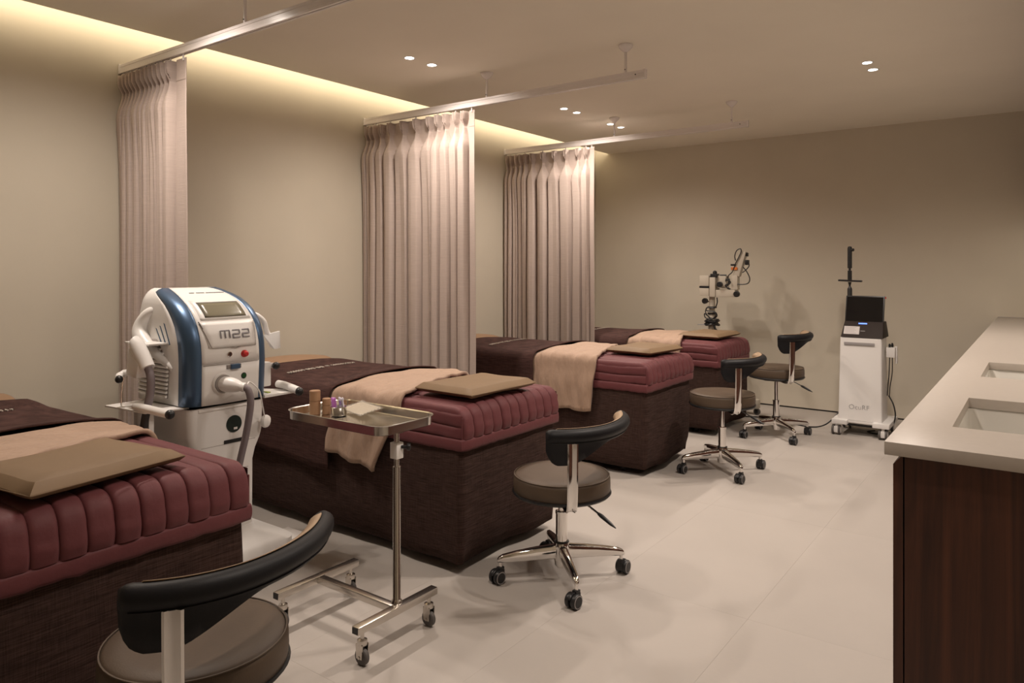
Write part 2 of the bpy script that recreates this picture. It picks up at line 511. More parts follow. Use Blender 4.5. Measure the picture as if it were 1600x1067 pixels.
def bed(y0, y1, xf, n, lab, cush, seed, hang=True):
    rnd = random.Random(seed)
    xh = xf - 1.80
    t = thing('treatment_bed', ((xh + xf) / 2, (y0 + y1) / 2, 0), lab[0], 'bed', 'treatment beds along the left wall')
    ox, oy = t.location.x, t.location.y
    def L(p): return (p[0] - ox, p[1] - oy, p[2])
    # frame, feet
    b = MB().box(xh + .12 - ox, xf - .16 - ox, y0 + .10 - oy, y1 - .10 - oy, .10, .50)
    b.build('base_frame', 'plinth', t, bevel=.01)
    for sx in (xh + .20, xf - .22):
        for sy in (y0 + .14, y1 - .14):
            MB().cyl((sx - ox, sy - oy, 0), (sx - ox, sy - oy, .10), .028, .022).build('foot', 'plinth', t)
    # mattress with a rounded head end
    rows = []
    for k in range(25):
        x = lerp(xh, xf - .03, k / 24)
        e = min(1.0, (x - xh) / .06)
        dr = .05 * (1 - math.sqrt(max(0, 1 - (1 - e) ** 2)))
        rows.append([L((x, p[0], p[1])) for p in xsec(y0 + .02, y1 - .02, ZT - .012 - dr, .05, .50, .50, crown=.014)])
    mb = MB().grid(rows)
    mb.add(rows[0], [tuple(range(len(rows[0])))]); mb.add(rows[-1], [tuple(range(len(rows[-1])))])
    mb.build('mattress', 'mattress', t)
    # raised tan head cushion, bare behind the runner
    rows = []
    for k in range(17):
        x = lerp(xh - .01, xh + .34, k / 16)
        e = min(1.0, (x - xh + .01) / .07)
        zz = ZT + .030 - .045 * (1 - math.sqrt(max(0, 1 - (1 - e) ** 2))) - .040 * smooth01((k - 9) / 7) + (.020 * math.sin(PI * k / 10) if k < 10 else 0)
        rows.append([L((x, p[0], p[1])) for p in xsec(y0 + .03, y1 - .03, zz, .045, ZT - .03, ZT - .03, crown=.022)])
    hc = MB().grid(rows)
    hc.add(rows[0], [tuple(range(len(rows[0])))]); hc.add(rows[-1], [tuple(range(len(rows[-1])))])
    hc.build('head_cushion', 'mattress', t)
    # skirt
    per = []
    N1, N2 = 60, 26
    for k in range(N1): per.append((lerp(xh + .02, xf - .045, k / N1), y0 + .008, 0, -1))
    for k in range(7):
        a = -PI / 2 + PI / 2 * k / 6
        per.append((xf - .045 + .030 * math.cos(a), y0 + .038 + .030 * math.sin(a), math.cos(a), math.sin(a)))
    for k in range(1, N2): per.append((xf - .015, lerp(y0 + .038, y1 - .038, k / N2), 1, 0))
    for k in range(7):
        a = PI / 2 * k / 6
        per.append((xf - .045 + .030 * math.cos(a), y1 - .038 + .030 * math.sin(a), math.cos(a), math.sin(a)))
    for k in range(1, N1 + 1): per.append((lerp(xf - .045, xh + .02, k / N1), y1 - .008, 0, 1))
    rows = []
    for k in range(13):
        s = k / 12
        z = lerp(.56, .048, s)
        row = []
        for i, (x, y, nx, ny) in enumerate(per):
            q = .005 * s * math.sin(i * .55 + seed * 1.7) + .006 * s * math.sin(i * .21 + seed) + .008 * math.sin(PI * s) - .022 * smooth01((s - .78) / .22) * (.6 + .4 * math.sin(i * .17 + seed))
            row.append(L((x + nx * q, y + ny * q, z + .003 * s * math.sin(i * .33 + seed))))
        rows.append(row)
    MB().grid(rows).build('skirt', 'skirt', t, solid=.004, angle=70)
    # quilt -------------------------------------------------------------
    q = thing('quilted_bedspread', (xf - .6, (y0 + y1) / 2, ZT), lab[1], 'bedspread', 'burgundy channel quilted bedspreads')
    qx, qy = q.location.x, q.location.y
    def Q(p): return (p[0] - qx, p[1] - qy, p[2] - ZT)
    zb = .572
    x_start = -2.95
    path = []
    re = .055
    for k in range(22): path.append((lerp(x_start, xf - re, k / 21), ZT, 0, 1))
    for k in range(1, 7):
        a = PI / 2 * k / 6
        path.append((xf - re + re * math.sin(a), ZT - re + re * math.cos(a), math.sin(a), math.cos(a)))
    for k in range(1, 7): path.append((xf + .006 * math.sin(PI * k / 6), lerp(ZT - re, zb, k / 6), 1, 0))
    NCH, S = 11, 12
    rows = []
    for (x, z, nx, nz) in path:
        row = []
        for j in range(NCH * S + 1):
            lane = min(j // S, NCH - 1)
            fr = j / S - lane
            ch = lane + .5 - .5 * math.cos(PI * fr)
            tt = ch / NCH
            puff = .0105 * max(0.0, 1 - abs(2 * (ch - lane) - 1) ** 4.0) ** .55 * (1 + .16 * math.sin(lane * 2.4 + x * 5 + seed))
            puff += .0012 * math.sin(x * 140 + z * 170 + lane * 2.1) * (1 - abs(2 * (ch - lane) - 1))
            yy = lerp(y0, y1, tt)
            dy = min(yy - y0, y1 - yy); rr = .016
            dip = rr - math.sqrt(max(0, rr * rr - max(0, rr - dy) ** 2)) if dy < rr else 0
            cr = .010 * (1 - (2 * tt - 1) ** 2)
            row.append(Q((x + nx * (puff - dip * .5), yy + .002 * math.sin(x * 9 + lane), z + nz * (puff - dip + cr))))
        rows.append(row)
    MB().grid(rows).build('quilted_top', 'quilt', q, angle=75)
    for ye in (y0, y1):
        MB().tube([Q((xf - .003, ye + (.001 if ye == y0 else -.001), lerp(zb, ZT - .03, k / 6))) for k in range(7)], .0035, 8).build('corner_piping', 'quilt', q)
    for side, ye in ((-1, y0), (1, y1)):
        rows = []
        for k in range(2 * S + 1):
            tt = k / (2 * S)
            z = lerp(ZT - .012, zb, tt)
            pf = .010 * max(0.0, 1 - abs(2 * ((tt * 2) % 1.0) - 1) ** 3) ** .6 if k % S else 0.0
            rows.append([Q((lerp(x_start, xf - .004, i / 40), ye + side * (pf * (1 - .9 * smooth01((i - 39) / 1)) - .003 + .003 * wob(i * .13, z * 6 + seed)), z + .003 * math.sin(i * .4 + seed))) for i in range(41)])
        MB().grid(rows).build('quilted_side', 'quilt', q, angle=75)
    # hem band round the two sides and the foot
    pr = []
    for i in range(41): pr.append((lerp(x_start, xf, i / 40), y0 - .002, 0, -1))
    for i in range(1, 24): pr.append((xf + .003, lerp(y0, y1, i / 24), 1, 0))
    for i in range(41): pr.append((lerp(xf, x_start, i / 40), y1 + .002, 0, 1))
    rows = []
    for k in range(7):
        tt = k / 6
        o_ = .005 * math.sin(PI * tt) ** .5
        rows.append([Q((x + nx * (o_ + .004 * tt * wob(i * .2, seed)), y + ny * (o_ + .005 * tt * wob(i * .2, seed + 3)), lerp(zb, .525 + .003 * wob(i * .11, seed + 1), tt))) for i, (x, y, nx, ny) in enumerate(pr)])
    MB().grid(rows).build('hem_band', 'quilt', q, solid=.006, angle=75)
    # tan blanket --------------------------------------------------------
    bl = thing('blanket', (-2.53, (y0 + y1) / 2, ZT), lab[2], 'blanket', 'tan cotton blankets folded across the beds')
    bx, by = bl.location.x, bl.location.y
    rows = []
    NB = 30
    for k in range(NB + 1):
        s = k / NB
        sec = xsec(y0 - .016, y1 + .014, ZT + .024, .050, .375 + (.060 if n == 2 else .0) * (1 - s), .50, off=.0, crown=.016, ny=18, nd=12)
        row = []
        for i, (y, z) in enumerate(sec):
            u = (y - y0) / (y1 - y0)
            hangd = max(0.0, ZT - .03 - z) if y < (y0 + y1) / 2 else 0
            xa = -2.765 - .085 * smooth01(hangd / .2) * (n == 2)
            xb = lerp(-2.275, -2.50, max(0, min(1, u))) + ((-.14 if n == 2 else -.03) * min(1, hangd / .27))
            x = lerp(xa, xb, s)
            wr = .0060 * math.sin((x * 22 + u * 7) + seed) * (.5 + .5 * math.sin(u * 6 + seed)) + .0040 * math.sin(x * 61 - u * 14 + seed * 2)
            ridge = .006 * smooth01(s / .2) - .012 * (1 - smooth01(s / .12))
            zz = z + (wr + ridge if hangd < .01 else 0)
            yy = y
            if hangd > .01:
                f = smooth01(hangd / .12)
                yy -= f * (.006 + .014 * smooth01((s - .17) / .06) + .007 * math.sin(s * 17 + hangd * 9 + seed) * (.4 + .6 * hangd / .3) + .004 * math.sin(s * 37 - hangd * 22 + seed))
                zz += f * .005 * math.sin(s * 15 + seed) * hangd / .3
            row.append((x - bx, yy - by, zz - ZT))
        rows.append(row)
    MB().grid(rows).build('folded_cloth', 'blanket', bl, solid=.016, angle=80)
    # dark runner ---------------------------------------------------------
    rn = thing('bed_runner', (-3.12, (y0 + y1) / 2, ZT), lab[3], 'bed runner', 'dark brown embroidered bed runners')
    rx, ry = rn.location.x, rn.location.y
    xr0, xr1 = xh + .225, -2.735
    rows = []
    for k in range(31):
        s = k / 30
        x = lerp(xr0, xr1, s)
        lift = .015 * math.exp(-((x + 2.735) / .09) ** 2) + .008 * (1 - smooth01((x - xr0) / .26))
        sec = xsec(y0 - .026 - lift, y1 + .022 + lift, ZT + .026 + lift, .075, .345 + .02 * math.sin(s * 4 + seed), .40, crown=.020, ny=18, nd=10)
        row = []
        for i, (y, z) in enumerate(sec):
            u = (y - y0) / (y1 - y0)
            hd = max(0., ZT - .05 - z)
            row.append((x + .008 * math.sin(u * 5 + seed) * s - rx, y - ry + (.008 * math.sin(s * 11 + seed) * smooth01(hd / .15) if u < .5 else 0), z - ZT + .0020 * wob(x * .8, y * .9) + (.005 * math.sin(u * 4.2 + x * 3) if hd == 0 else 0)))
        rows.append(row)
    MB().grid(rows).build('woven_cloth', 'runner', rn, solid=.006, angle=80)
    # embroidered line across the runner: small cream satin-stitch strokes
    em = MB()
    xe = -3.215
    words = [(.00, .225), (.25, .375), (.40, .505), (.545, .60), (.625, 1.0)]
    ya, yb_ = y0 + .085, y0 + .545
    for wa, wb_ in words:
        nl = max(2, int((wb_ - wa) / .037))
        for l in range(nl):
            y = lerp(ya, yb_, wa + (wb_ - wa) * (l + .5) / nl)
            wl = (yb_ - ya) * (wb_ - wa) / nl * .46
            u = (y - y0) / (y1 - y0)
            z = .0315 + .020 * (1 - (2 * u - 1) ** 2) + .0025
            z += .005 * math.sin(u * 4.2 + xe * 3)
            hgt = .030 if wb_ < .6 else .022
            kind = rnd.randrange(4)
            def st(x0, x1, a0, a1): em.box(xe + x0 * hgt - rx, xe + x1 * hgt - rx, y + a0 * wl - ry, y + a1 * wl - ry, z - .002, z + .0022)
            if kind != 2: st(0, 1, -.5, -.25)
            if kind in (0, 3): st(0, 1, .25, .5)
            if kind in (0, 1): st(.78, 1, -.5, .5)
            if kind in (1, 2): st(0, .22, -.5, .5)
            if kind in (2, 3): st(.4, .6, -.4, .4)
            if kind == 2: st(.2, 1, -.12, .12)
    em.build('embroidery', 'thread', rn, smooth=False)['kind'] = 'stuff'
    # folded flat cushion --------------------------------------------------
    cx0, cx1, cy0, cy1, rz = cush
    ccx, ccy = (cx0 + cx1) / 2, (cy0 + cy1) / 2
    cu = thing('flat_cushion', (ccx, ccy, ZT + .028), lab[4], 'cushion', 'flat tan cushions at the foot ends', R(rz))
    hx, hy = (cx1 - cx0) / 2, (cy1 - cy0) / 2
    prof = [(.045, .000), (.012, .011), (.000, .022), (.001, .0245), (.027, .0455), (.0295, .0463), (.09, .0475)]
    rings_ = []
    for ins, z in prof:
        ring = []
        for sx, sy in ((-1, -1), (1, -1), (1, 1), (-1, 1)):
            nx_, ny_ = (1, -1)
            px, py = sx * (hx - ins), sy * (hy - ins)
            ring.append((px, py, z))
        full = []
        for a in range(4):
            p, r2 = ring[a], ring[(a + 1) % 4]
            for m_ in range(8):
                f = m_ / 8
                bow = .006 * math.sin(PI * f)
                x, y = lerp(p[0], r2[0], f), lerp(p[1], r2[1], f)
                d = Vector((x, y)).normalized() * -bow
                full.append((x + d.x, y + d.y, z + .0015 * math.sin(a * 3 + m_ * .8 + seed)))
        rings_.append(full)
    cm = MB().rings(rings_)
    cm.build('cover', 'cushion', cu, angle=28)
    sm = MB()
    sm.tube([(-hx + .004, -hy + .001, .0233), (hx - .004, -hy + .001, .0233)], .0016, 6)
    sm.tube([(hx - .001, -hy + .004, .0233), (hx - .001, hy - .004, .0233)], .0016, 6)
    sm.build('seam_piping', 'cushion', cu)

beds = [
 (0.57, 1.29, -1.93, 1, ['nearest treatment bed with dark brown skirt, cut by the left edge', 'nearest burgundy quilted bedspread, cut by the left edge',
   'tan blanket on the nearest bed beside the white machine', 'dark brown runner on the nearest bed, mostly outside the left edge', 'flat tan cushion on the nearest bed, largest in view'],
   (-2.315, -1.965, .675, 1.105, 9)),
 (2.285, 3.01, -1.93, 2, ['second treatment bed from the viewer, behind the steel tray stand', 'burgundy quilted bedspread on the second bed, behind the steel tray stand',
   'tan blanket hanging down behind the steel tray', 'dark brown runner on the second bed with fully visible cream embroidery', 'flat tan cushion on the second bed, above the nearer complete stool'],
   (-2.285, -1.940, 2.375, 2.830, -2)),
 (4.01, 4.72, -1.93, 3, ['third treatment bed from the viewer, standing between the second and third curtains', 'burgundy quilted bedspread on the third bed, between the second and last beds',
   'tan blanket draped over the side of the third bed in full view', 'dark brown runner on the third bed in front of the farthest curtain', 'flat tan cushion on the third bed from the viewer'],
   (-2.32, -1.98, 4.22, 4.65, -5)),
 (5.33, 6.045, -1.98, 4, ['farthest treatment bed by the back wall', 'farthest burgundy quilted bedspread, below the microscope',
   'farthest tan blanket, on the bed by the back wall', 'farthest dark brown runner, on the bed by the back wall', 'farthest flat tan cushion, right below the microscope'],
   (-2.36, -2.02, 5.49, 5.94, -3)),
]
for i, (y0, y1, xf, n, lab, cush) in enumerate(beds): bed(y0, y1, xf, n, lab, cush, 11 + 3 * i)
# ------------------------------------------------------------------ stools
def stool(x, y, hs, label, rz=0.0, hb=None):
    """hs: height of the seat top, hb: height of the top of the backrest"""
    if hb is None: hb = hs + .222
    t = thing('stool', (x, y, 0), label, 'stool', 'round wheeled stools with curved backrest', R(rz))
    sb = hs - .078
    # seat
    MB().lathe([(.0001, sb), (.194, sb), (.199, sb + .006), (.201, sb + .03), (.200, sb + .060), (.196, sb + .070), (.185, sb + .0765), (.15, sb + .0785), (.07, sb + .076), (.0001, sb + .075)], n=56, cap=False).build('seat', 'leather', t, angle=60)
    MB().lathe([(.196, sb + .0705), (.1985, sb + .0725), (.1975, sb + .0745), (.194, sb + .0745)], n=56, cap=False).build('seat_piping', 'leather', t)
    MB().lathe([(.0001, sb - .014), (.16, sb - .014), (.198, sb - .006), (.205, sb + .002), (.203, sb + .008), (.19, sb + .008)], n=48).build('seat_pan', 'blackp', t)
    MB().box(-.075, .075, -.06, .06, sb - .032, sb - .013).build('mechanism_plate', 'blackp', t, bevel=.004)
    # column
    MB().cyl((0, 0, .26), (0, 0, sb - .03), .0135, n=20).build('gas_rod', 'chrome', t)
    MB().lathe([(.024, .15), (.024, .270), (.026, .270), (.026, .279), (.014, .280)], n=24).build('column_sleeve', 'chrome', t)
    MB().lathe([(.022, .050), (.028, .056), (.030, .075), (.033, .085), (.033, .130), (.030, .150), (.027, .156), (.024, .156)], n=28).build('hub', 'chrome', t)
    MB().lathe([(.0305, .1505), (.0315, .153), (.0305, .156), (.0255, .157)], n=24).build('collar_ring', 'blackp', t)
    # legs and casters
    for k, (sx, sy) in enumerate(((-1, -1), (1, -1), (1, 1), (-1, 1))):
        a = math.atan2(sy, sx)
        m = Matrix.Rotation(a, 4, 'Z')
        leg = MB()
        secs = []
        for (r_, zc, hh, ww) in ((.022, .114, .031, .018), (.10, .110, .027, .0165), (.19, .103, .021, .0145), (.245, .097, .016, .013), (.262, .093, .011, .010), (.268, .089, .006, .007)):
            ring = []
            for q in range(12):
                b = 2 * PI * q / 12
                cy, cz = math.cos(b), math.sin(b)
                ring.append((r_, ww * abs(cy) ** .55 * (1 if cy > 0 else -1), zc + hh * abs(cz) ** .55 * (1 if cz > 0 else -1)))
            secs.append(ring)
        leg.rings(secs).rot(m)
        lo = leg.build('leg', 'chrome', t, angle=50)
        MB().cyl((.255, 0, .060), (.255, 0, .088), .0075, n=12).rot(m).build('caster_stem', 'chrome', lo)
        ca = a + (.6, -.9, .8, 2.2)[k]
        mc = Matrix.Translation((.255 * math.cos(a), .255 * math.sin(a), 0)) @ Matrix.Rotation(ca, 4, 'Z')
        cs = MB()
        arc = [(.0 + .018 + .030 * math.cos(R(d)), .0285 + .031 * math.sin(R(d))) for d in range(20, 201, 20)]
        inn = [(.018 + .026 * math.cos(R(d)), .0285 + .026 * math.sin(R(d))) for d in range(200, 19, -20)]
        cs.prism(arc + inn, -.0055, .0055, 'y')
        cs.box(-.012, .014, -.010, .010, .052, .064)
        cs.box(-.012, .004, -.012, .012, .022, .054)
        co = cs.rot(mc).build('caster', 'blackp', t, bevel=.001)
        for s in (-1, 1):
            wprof = [(.0001, s * .006), (.027, s * .006), (.0285, s * .009), (.0285, s * .020), (.026, s * .0235), (.021, s * .0242)]
            MB().lathe(wprof, (.018, 0, .0285), 22, 'y').rot(mc).build('wheel', 'rubber' if False else 'blackp', co)
            MB().lathe([(.021, s * .0243), (.0245, s * .0240), (.0245, s * .0246), (.021, s * .0249)], (.018, 0, .0285), 22, 'y', cap=False).rot(mc).build('wheel_ring', 'ringgrey', co)
    # height lever
    a = R(-8)
    MB().tube([(.05 * math.cos(a), .05 * math.sin(a), sb - .022), (.13 * math.cos(a), .13 * math.sin(a), sb - .026), (.195 * math.cos(a), .195 * math.sin(a), sb - .052)], .0042, 8).build('lever', 'chrome', t)
    MB().tube([(.190 * math.cos(a), .19 * math.sin(a), sb - .050), (.205 * math.cos(a), .205 * math.sin(a), sb - .056), (.25 * math.cos(a), .25 * math.sin(a), sb - .076), (.275 * math.cos(a), .275 * math.sin(a), sb - .087)], [.006, .0085, .007, .002], 10).build('lever_grip', 'blackp', t)
    # backrest: asymmetric arm pad that sweeps round from the strip
    plan = spline([(.080, -.240, 0), (.135, -.200, 0), (.185, -.140, 0), (.220, -.055, 0), (.226, .045, 0), (.206, .145, 0), (.166, .225, 0), (.112, .290, 0)], 6)
    N = len(plan)
    shell, pad = [], []
    for i, p in enumerate(plan):
        s = i / (N - 1)
        tg = (plan[min(i + 1, N - 1)] - plan[max(i - 1, 0)]).normalized()
        no = Vector((tg.y, -tg.x, 0))               # outwards
        depth = lerp(.138, .060, smooth01((s - .18) / .33))
        e = min(1, s / .035) ** .5 if s < .035 else (min(1, (1 - s) / .05) ** .5 if s > .95 else 1)
        e = max(.30, e)
        depth = .06 + (depth - .06) * 1.0
        if s < .10: depth = lerp(.115, depth, smooth01(s / .10))
        zc_top = hb
        w_top, w_bot = .027 * e, .012 * e
        zlo = hb - depth * (0.6 + .4 * e)
        zt_ = hb - .012 * (1 - e)
        roll = .050
        pts2 = []
        # outer side from the top down, then inner side up
        for a in range(0, 181, 20):
            pts2.append((w_top * math.sin(R(a)), zt_ - roll / 2 + roll / 2 * math.cos(R(a))))
        outer = [(o, z) for o, z in pts2]
        z2 = zt_ - roll
        prof = outer[:-2] + [(w_bot * 1.15, min(z2, z2)), (w_bot, lerp(z2, zlo, .5)), (w_bot * .8, lerp(z2, zlo, .93)), (0, zlo), (-w_bot * .8, lerp(z2, zlo, .93)), (-w_bot, lerp(z2, zlo, .5)), (-w_bot * 1.15, z2)] + [(-o, z) for o, z in outer[1:-2][::-1]]
        shell.append([(p.x + no.x * o, p.y + no.y * o, z) for o, z in prof])
        if .03 < s < .975:
            pe = min(1, (s - .03) / .06, (.975 - s) / .06) ** .5
            pin = []
            zA, zB = zt_ + .003, lerp(z2, zlo, .75)
            for a in range(0, 9):
                f = a / 8
                zz = lerp(zA, zB, .5 + (f - .5) * max(.2, pe))
                bulge = math.sin(PI * f) ** .5 * .010 * pe
                base = interp(zz, [zlo, z2, zt_ - roll * .75, zt_ - roll / 2, zt_ - roll * .2, zt_], [w_bot * .8, w_bot * 1.15, w_top * .85, w_top, w_top * .8, .004])
                o = -(base * .80 + bulge * 1.5)
                pin.append((p.x + no.x * o, p.y + no.y * o, zz))
            pad.append(pin)
    sh = MB().rings(shell).build('backrest', 'black', t, angle=60)
    MB().grid(pad).build('inner_pad', 'padtan', sh, solid=.002, angle=70)
    seam = MB()
    sp = []
    for i, p in enumerate(plan[2:-2]):
        tg = (plan[i + 3] - plan[i + 1]).normalized(); no = Vector((tg.y, -tg.x, 0))
        sp.append((p.x + no.x * .0150, p.y + no.y * .0150, hb - .0515))
    seam.tube(sp, .0016, 6).build('seam_piping', 'black', sh)
    # chrome strip that carries the backrest
    sa = math.atan2(-.172, .155)
    ca_, sa_ = math.cos(sa), math.sin(sa)
    pathp = spline([(.055, sb - .022, 0), (.14, sb - .024, 0), (.195, sb - .022, 0), (.228, sb - .004, 0), (.243, sb + .04, 0), (.249, sb + .12, 0), (.252, hb - .085, 0), (.252, hb - .052, 0)], 6)
    rows = []
    for i, p in enumerate(pathp):
        tg = (pathp[min(i + 1, len(pathp) - 1)] - pathp[max(i - 1, 0)]).normalized()
        n2 = (tg.y, -tg.x)
        ring = []
        for (wd, th) in ((-.0205, -.003), (-.0205, .002), (-.015, .0050), (-.004, .0), (.004, .0), (.015, .0050), (.0205, .002), (.0205, -.003)):
            r_, z_ = p.x + n2[0] * th, p.y + n2[1] * th
            ring.append((ca_ * r_ - sa_ * wd, sa_ * r_ + ca_ * wd, z_))
        rows.append(ring)
    MB().rings(rows).build('back_strip', 'chrome', t, angle=40)
    return t
stool(-1.555, 0.905, .452, 'nearest stool, cut by the bottom edge beside the nearest bed', 8, .672)
stool(-1.605, 2.535, .440, 'second stool from the viewer, at the foot of the second bed', 0, .668)
stool(-1.632, 4.470, .500, 'third stool from the viewer, in front of the farthest stool', 0, .735)
stool(-1.635, 5.630, .535, 'farthest stool, at the foot of the bed by the back wall', 0, .795)

# ------------------------------------------------------------------ instrument tray on its wheeled stand
t = thing('tray_stand', (-1.98, 1.757, 0), 'wheeled stainless steel tray stand beside the second bed', 'tray stand')
ox, oy = -1.98, 1.757
def tl(x, y, z): return (x - ox, y - oy, z)
for bx in (-2.19, -1.775):
    MB().box(bx - .0155 - ox, bx + .0155 - ox, 1.57 - oy, 1.945 - oy, .108, .133).build('base_bar', 'steel', t, bevel=.002)
    for yy in (1.5695, 1.9455):
        MB().box(bx - .0125 - ox, bx + .0125 - ox, yy - .001 - oy, yy + .001 - oy, .111, .130).build('bar_end_plug', 'blackp', t)
    for yy in (1.60, 1.915):
        c = MB().cyl(tl(bx, yy, .080), tl(bx, yy, .109), .007, n=12)
        c.lathe([(.0165, .066), (.0175, .070), (.0165, .082), (.008, .086)], tl(bx, yy, 0), 18)
        for s in (-1, 1):
            c.hexa([tl(bx - .013, yy + s * .013 - .0015, .024), tl(bx + .013, yy + s * .013 - .0015, .024), tl(bx + .013, yy + s * .013 + .0015, .024), tl(bx - .013, yy + s * .013 + .0015, .024)],
                   [tl(bx - .016, yy + s * .013 - .0015, .070), tl(bx + .016, yy + s * .013 - .0015, .070), tl(bx + .016, yy + s * .013 + .0015, .070), tl(bx - .016, yy + s * .013 + .0015, .070)])
        co = c.build('caster', 'steel', t)
        MB().lathe([(.004, -.0095), (.024, -.0095), (.0275, -.006), (.028, 0), (.0275, .006), (.024, .0095), (.004, .0095)], tl(bx, yy, .028), 26, 'y').build('wheel', 'rubber', co)
        MB().cyl(tl(bx, yy - .0165, .028), tl(bx, yy + .0165, .028), .005, n=10).build('axle', 'steel', co)
MB().box(-2.1745 - ox, -1.7905 - ox, 1.757 - .0145 - oy, 1.757 + .0145 - oy, .1085, .1325).build('cross_bar', 'steel', t, bevel=.002)
px, py = -1.795, 1.775
MB().lathe([(.0135, .60), (.0135, .145), (.015, .143), (.019, .137), (.020, .1335), (.0135, .1335)], tl(px, py, 0), 24).build('outer_pole', 'steel', t)
MB().cyl(tl(px, py, .56), tl(px, py, .725), .0095, n=18).build('inner_pole', 'steel', t)
MB().box(px - .0165 - ox, px + .0165 - ox, py - .0165 - oy, py + .0165 - oy, .628, .684).build('clamp_block', 'white2', t, bevel=.003)
k = MB().cyl(tl(px + .016, py + .006, .668), tl(px + .034, py + .020, .668), .006, n=10)
k.lathe([(.004, .0), (.012, .002), (.0135, .008), (.012, .014), (.004, .016)], (0, 0, 0), 14).rot(Matrix.Translation(tl(px + .030, py + .016, .668)) @ Matrix.Rotation(R(40), 4, 'Z') @ Matrix.Rotation(R(90), 4, 'Y'), start=len(k.v) - 14 * 5)
k.build('clamp_knob', 'blackp', t)
# the tray: rounded rectangle with raised wall and flat lip
TX0, TX1, TY0, TY1 = -2.275, -1.745, 1.655, 1.945
def rrect(x0, x1, y0, y1, r, n=7):
    out = []
    for cx, cy, a0 in ((x1 - r, y0 + r, -90), (x1 - r, y1 - r, 0), (x0 + r, y1 - r, 90), (x0 + r, y0 + r, 180)):
        for q in range(n):
            a = R(a0 + 90 * q / (n - 1)); out.append((cx + r * math.cos(a), cy + r * math.sin(a)))
    return out
def trring(ins, z, r): return [(x - ox, y - oy, z) for x, y in rrect(TX0 + ins, TX1 - ins, TY0 + ins, TY1 - ins, r)]
tm = MB()
loops = [trring(.016, .7275, .045), trring(.010, .730, .051), trring(.008, .757, .053), trring(.001, .760, .060), trring(0, .759, .061), trring(.001, .7575, .060), trring(.0065, .755, .054), trring(.0075, .727, .053), trring(.012, .7245, .049)]
tm.rings(loops, True, True, True)
tm.build('tray', 'steel2', t, angle=40)
MB().box(TX0 + .08 - ox, TX1 - .03 - ox, py - .012 - oy, py + .012 - oy, .7165, .7245).build('support_bar', 'steel', t)

TZ = .728
def wbox(x, y, r, h, seams, lab):
    b = thing('wooden_canister', (x, y, TZ), lab, 'canister', 'round wooden canisters on the tray')
    MB().lathe([(.0001, 0), (r - .001, 0), (r, .001), (r, h * .55), (r - .0016, h * .557), (r - .0030, h * .56)], n=32).build('body', 'boxwood', b)
    MB().lathe([(r - .0030, h * .561), (r - .0016, h * .565), (r, h * .575), (r, h - .002), (r - .002, h), (.0001, h)], n=32).build('lid', 'boxwood', b)
wbox(-2.232, 1.775, .0205, .090, 1, 'tall round wooden canister standing on the steel tray')
wbox(-2.198, 1.802, .0160, .060, 1, 'short round wooden canister behind the steel cup on the tray')
cup = MB()
cup.lathe([(.0001, .001), (.026, .001), (.0285, .003), (.0305, .034), (.0325, .036), (.0315, .037), (.0290, .035), (.0265, .005), (.0001, .004)], n=32, cap=False)
tag(cup.build('steel_cup', 'steel2', None, (-2.132, 1.806, TZ), angle=45), 'small stainless steel cup holding packets on the tray', 'cup')
pk = thing('packet', (-2.149, 1.796, TZ + .006), 'purple packet standing in the small steel cup', 'packet')
p_ = MB().grid([[(lerp(-.011, .011, i / 4), .003 * math.sin(i * 1.3 + j), j * .0125) for i in range(5)] for j in range(6)])
p_.build('sachet', 'purple', pk, solid=.003)
pk = thing('packet', (-2.124, 1.812, TZ + .006), 'white packet with violet print standing in the small steel cup', 'packet')
MB().grid([[(lerp(-.014, .014, i / 5), .005 * math.sin(i * 1.7 + j * .7), j * .0125 + .003 * math.sin(i * 2)) for i in range(6)] for j in range(6)]).build('sachet', 'packet', pk, solid=.003)
vp = MB()
vp.box(-.004, .000, -.0085, -.0075, .034, .052); vp.box(.000, .006, -.0085, -.0075, .044, .050); vp.box(.004, .008, -.0085, -.0075, .036, .044)
vp.build('print_mark', 'violetprint', pk)
sw = thing('swab_pack', (-2.085, 1.872, TZ + .004), 'clear pouch of cotton swabs lying on the tray', 'pouch', None, R(-18))
tilt = Matrix.Rotation(R(6), 4, 'X')
film = MB().grid([[(lerp(-.095, .095, i / 16), lerp(-.045, .05, j / 8), .011 + .0012 * math.sin(i * 1.1 + j * .9) + .020 * (j / 8)) for i in range(17)] for j in range(9)])
film.build('pouch_film', 'film', sw, solid=.0006)
for q in range(12):
    yy = -.036 + q * .0070
    zz = .006 + .020 * (yy + .045) / .095
    s = MB().cyl((-.085 + .004 * (q % 3), yy, zz), (.055 + .006 * (q % 2), yy + .010, zz), .0024, n=6)
    s.cyl((-.088 + .004 * (q % 3), yy, zz), (-.072 + .004 * (q % 3), yy + .001, zz), .0036, n=8)
    s.build('swab', 'swab', sw)
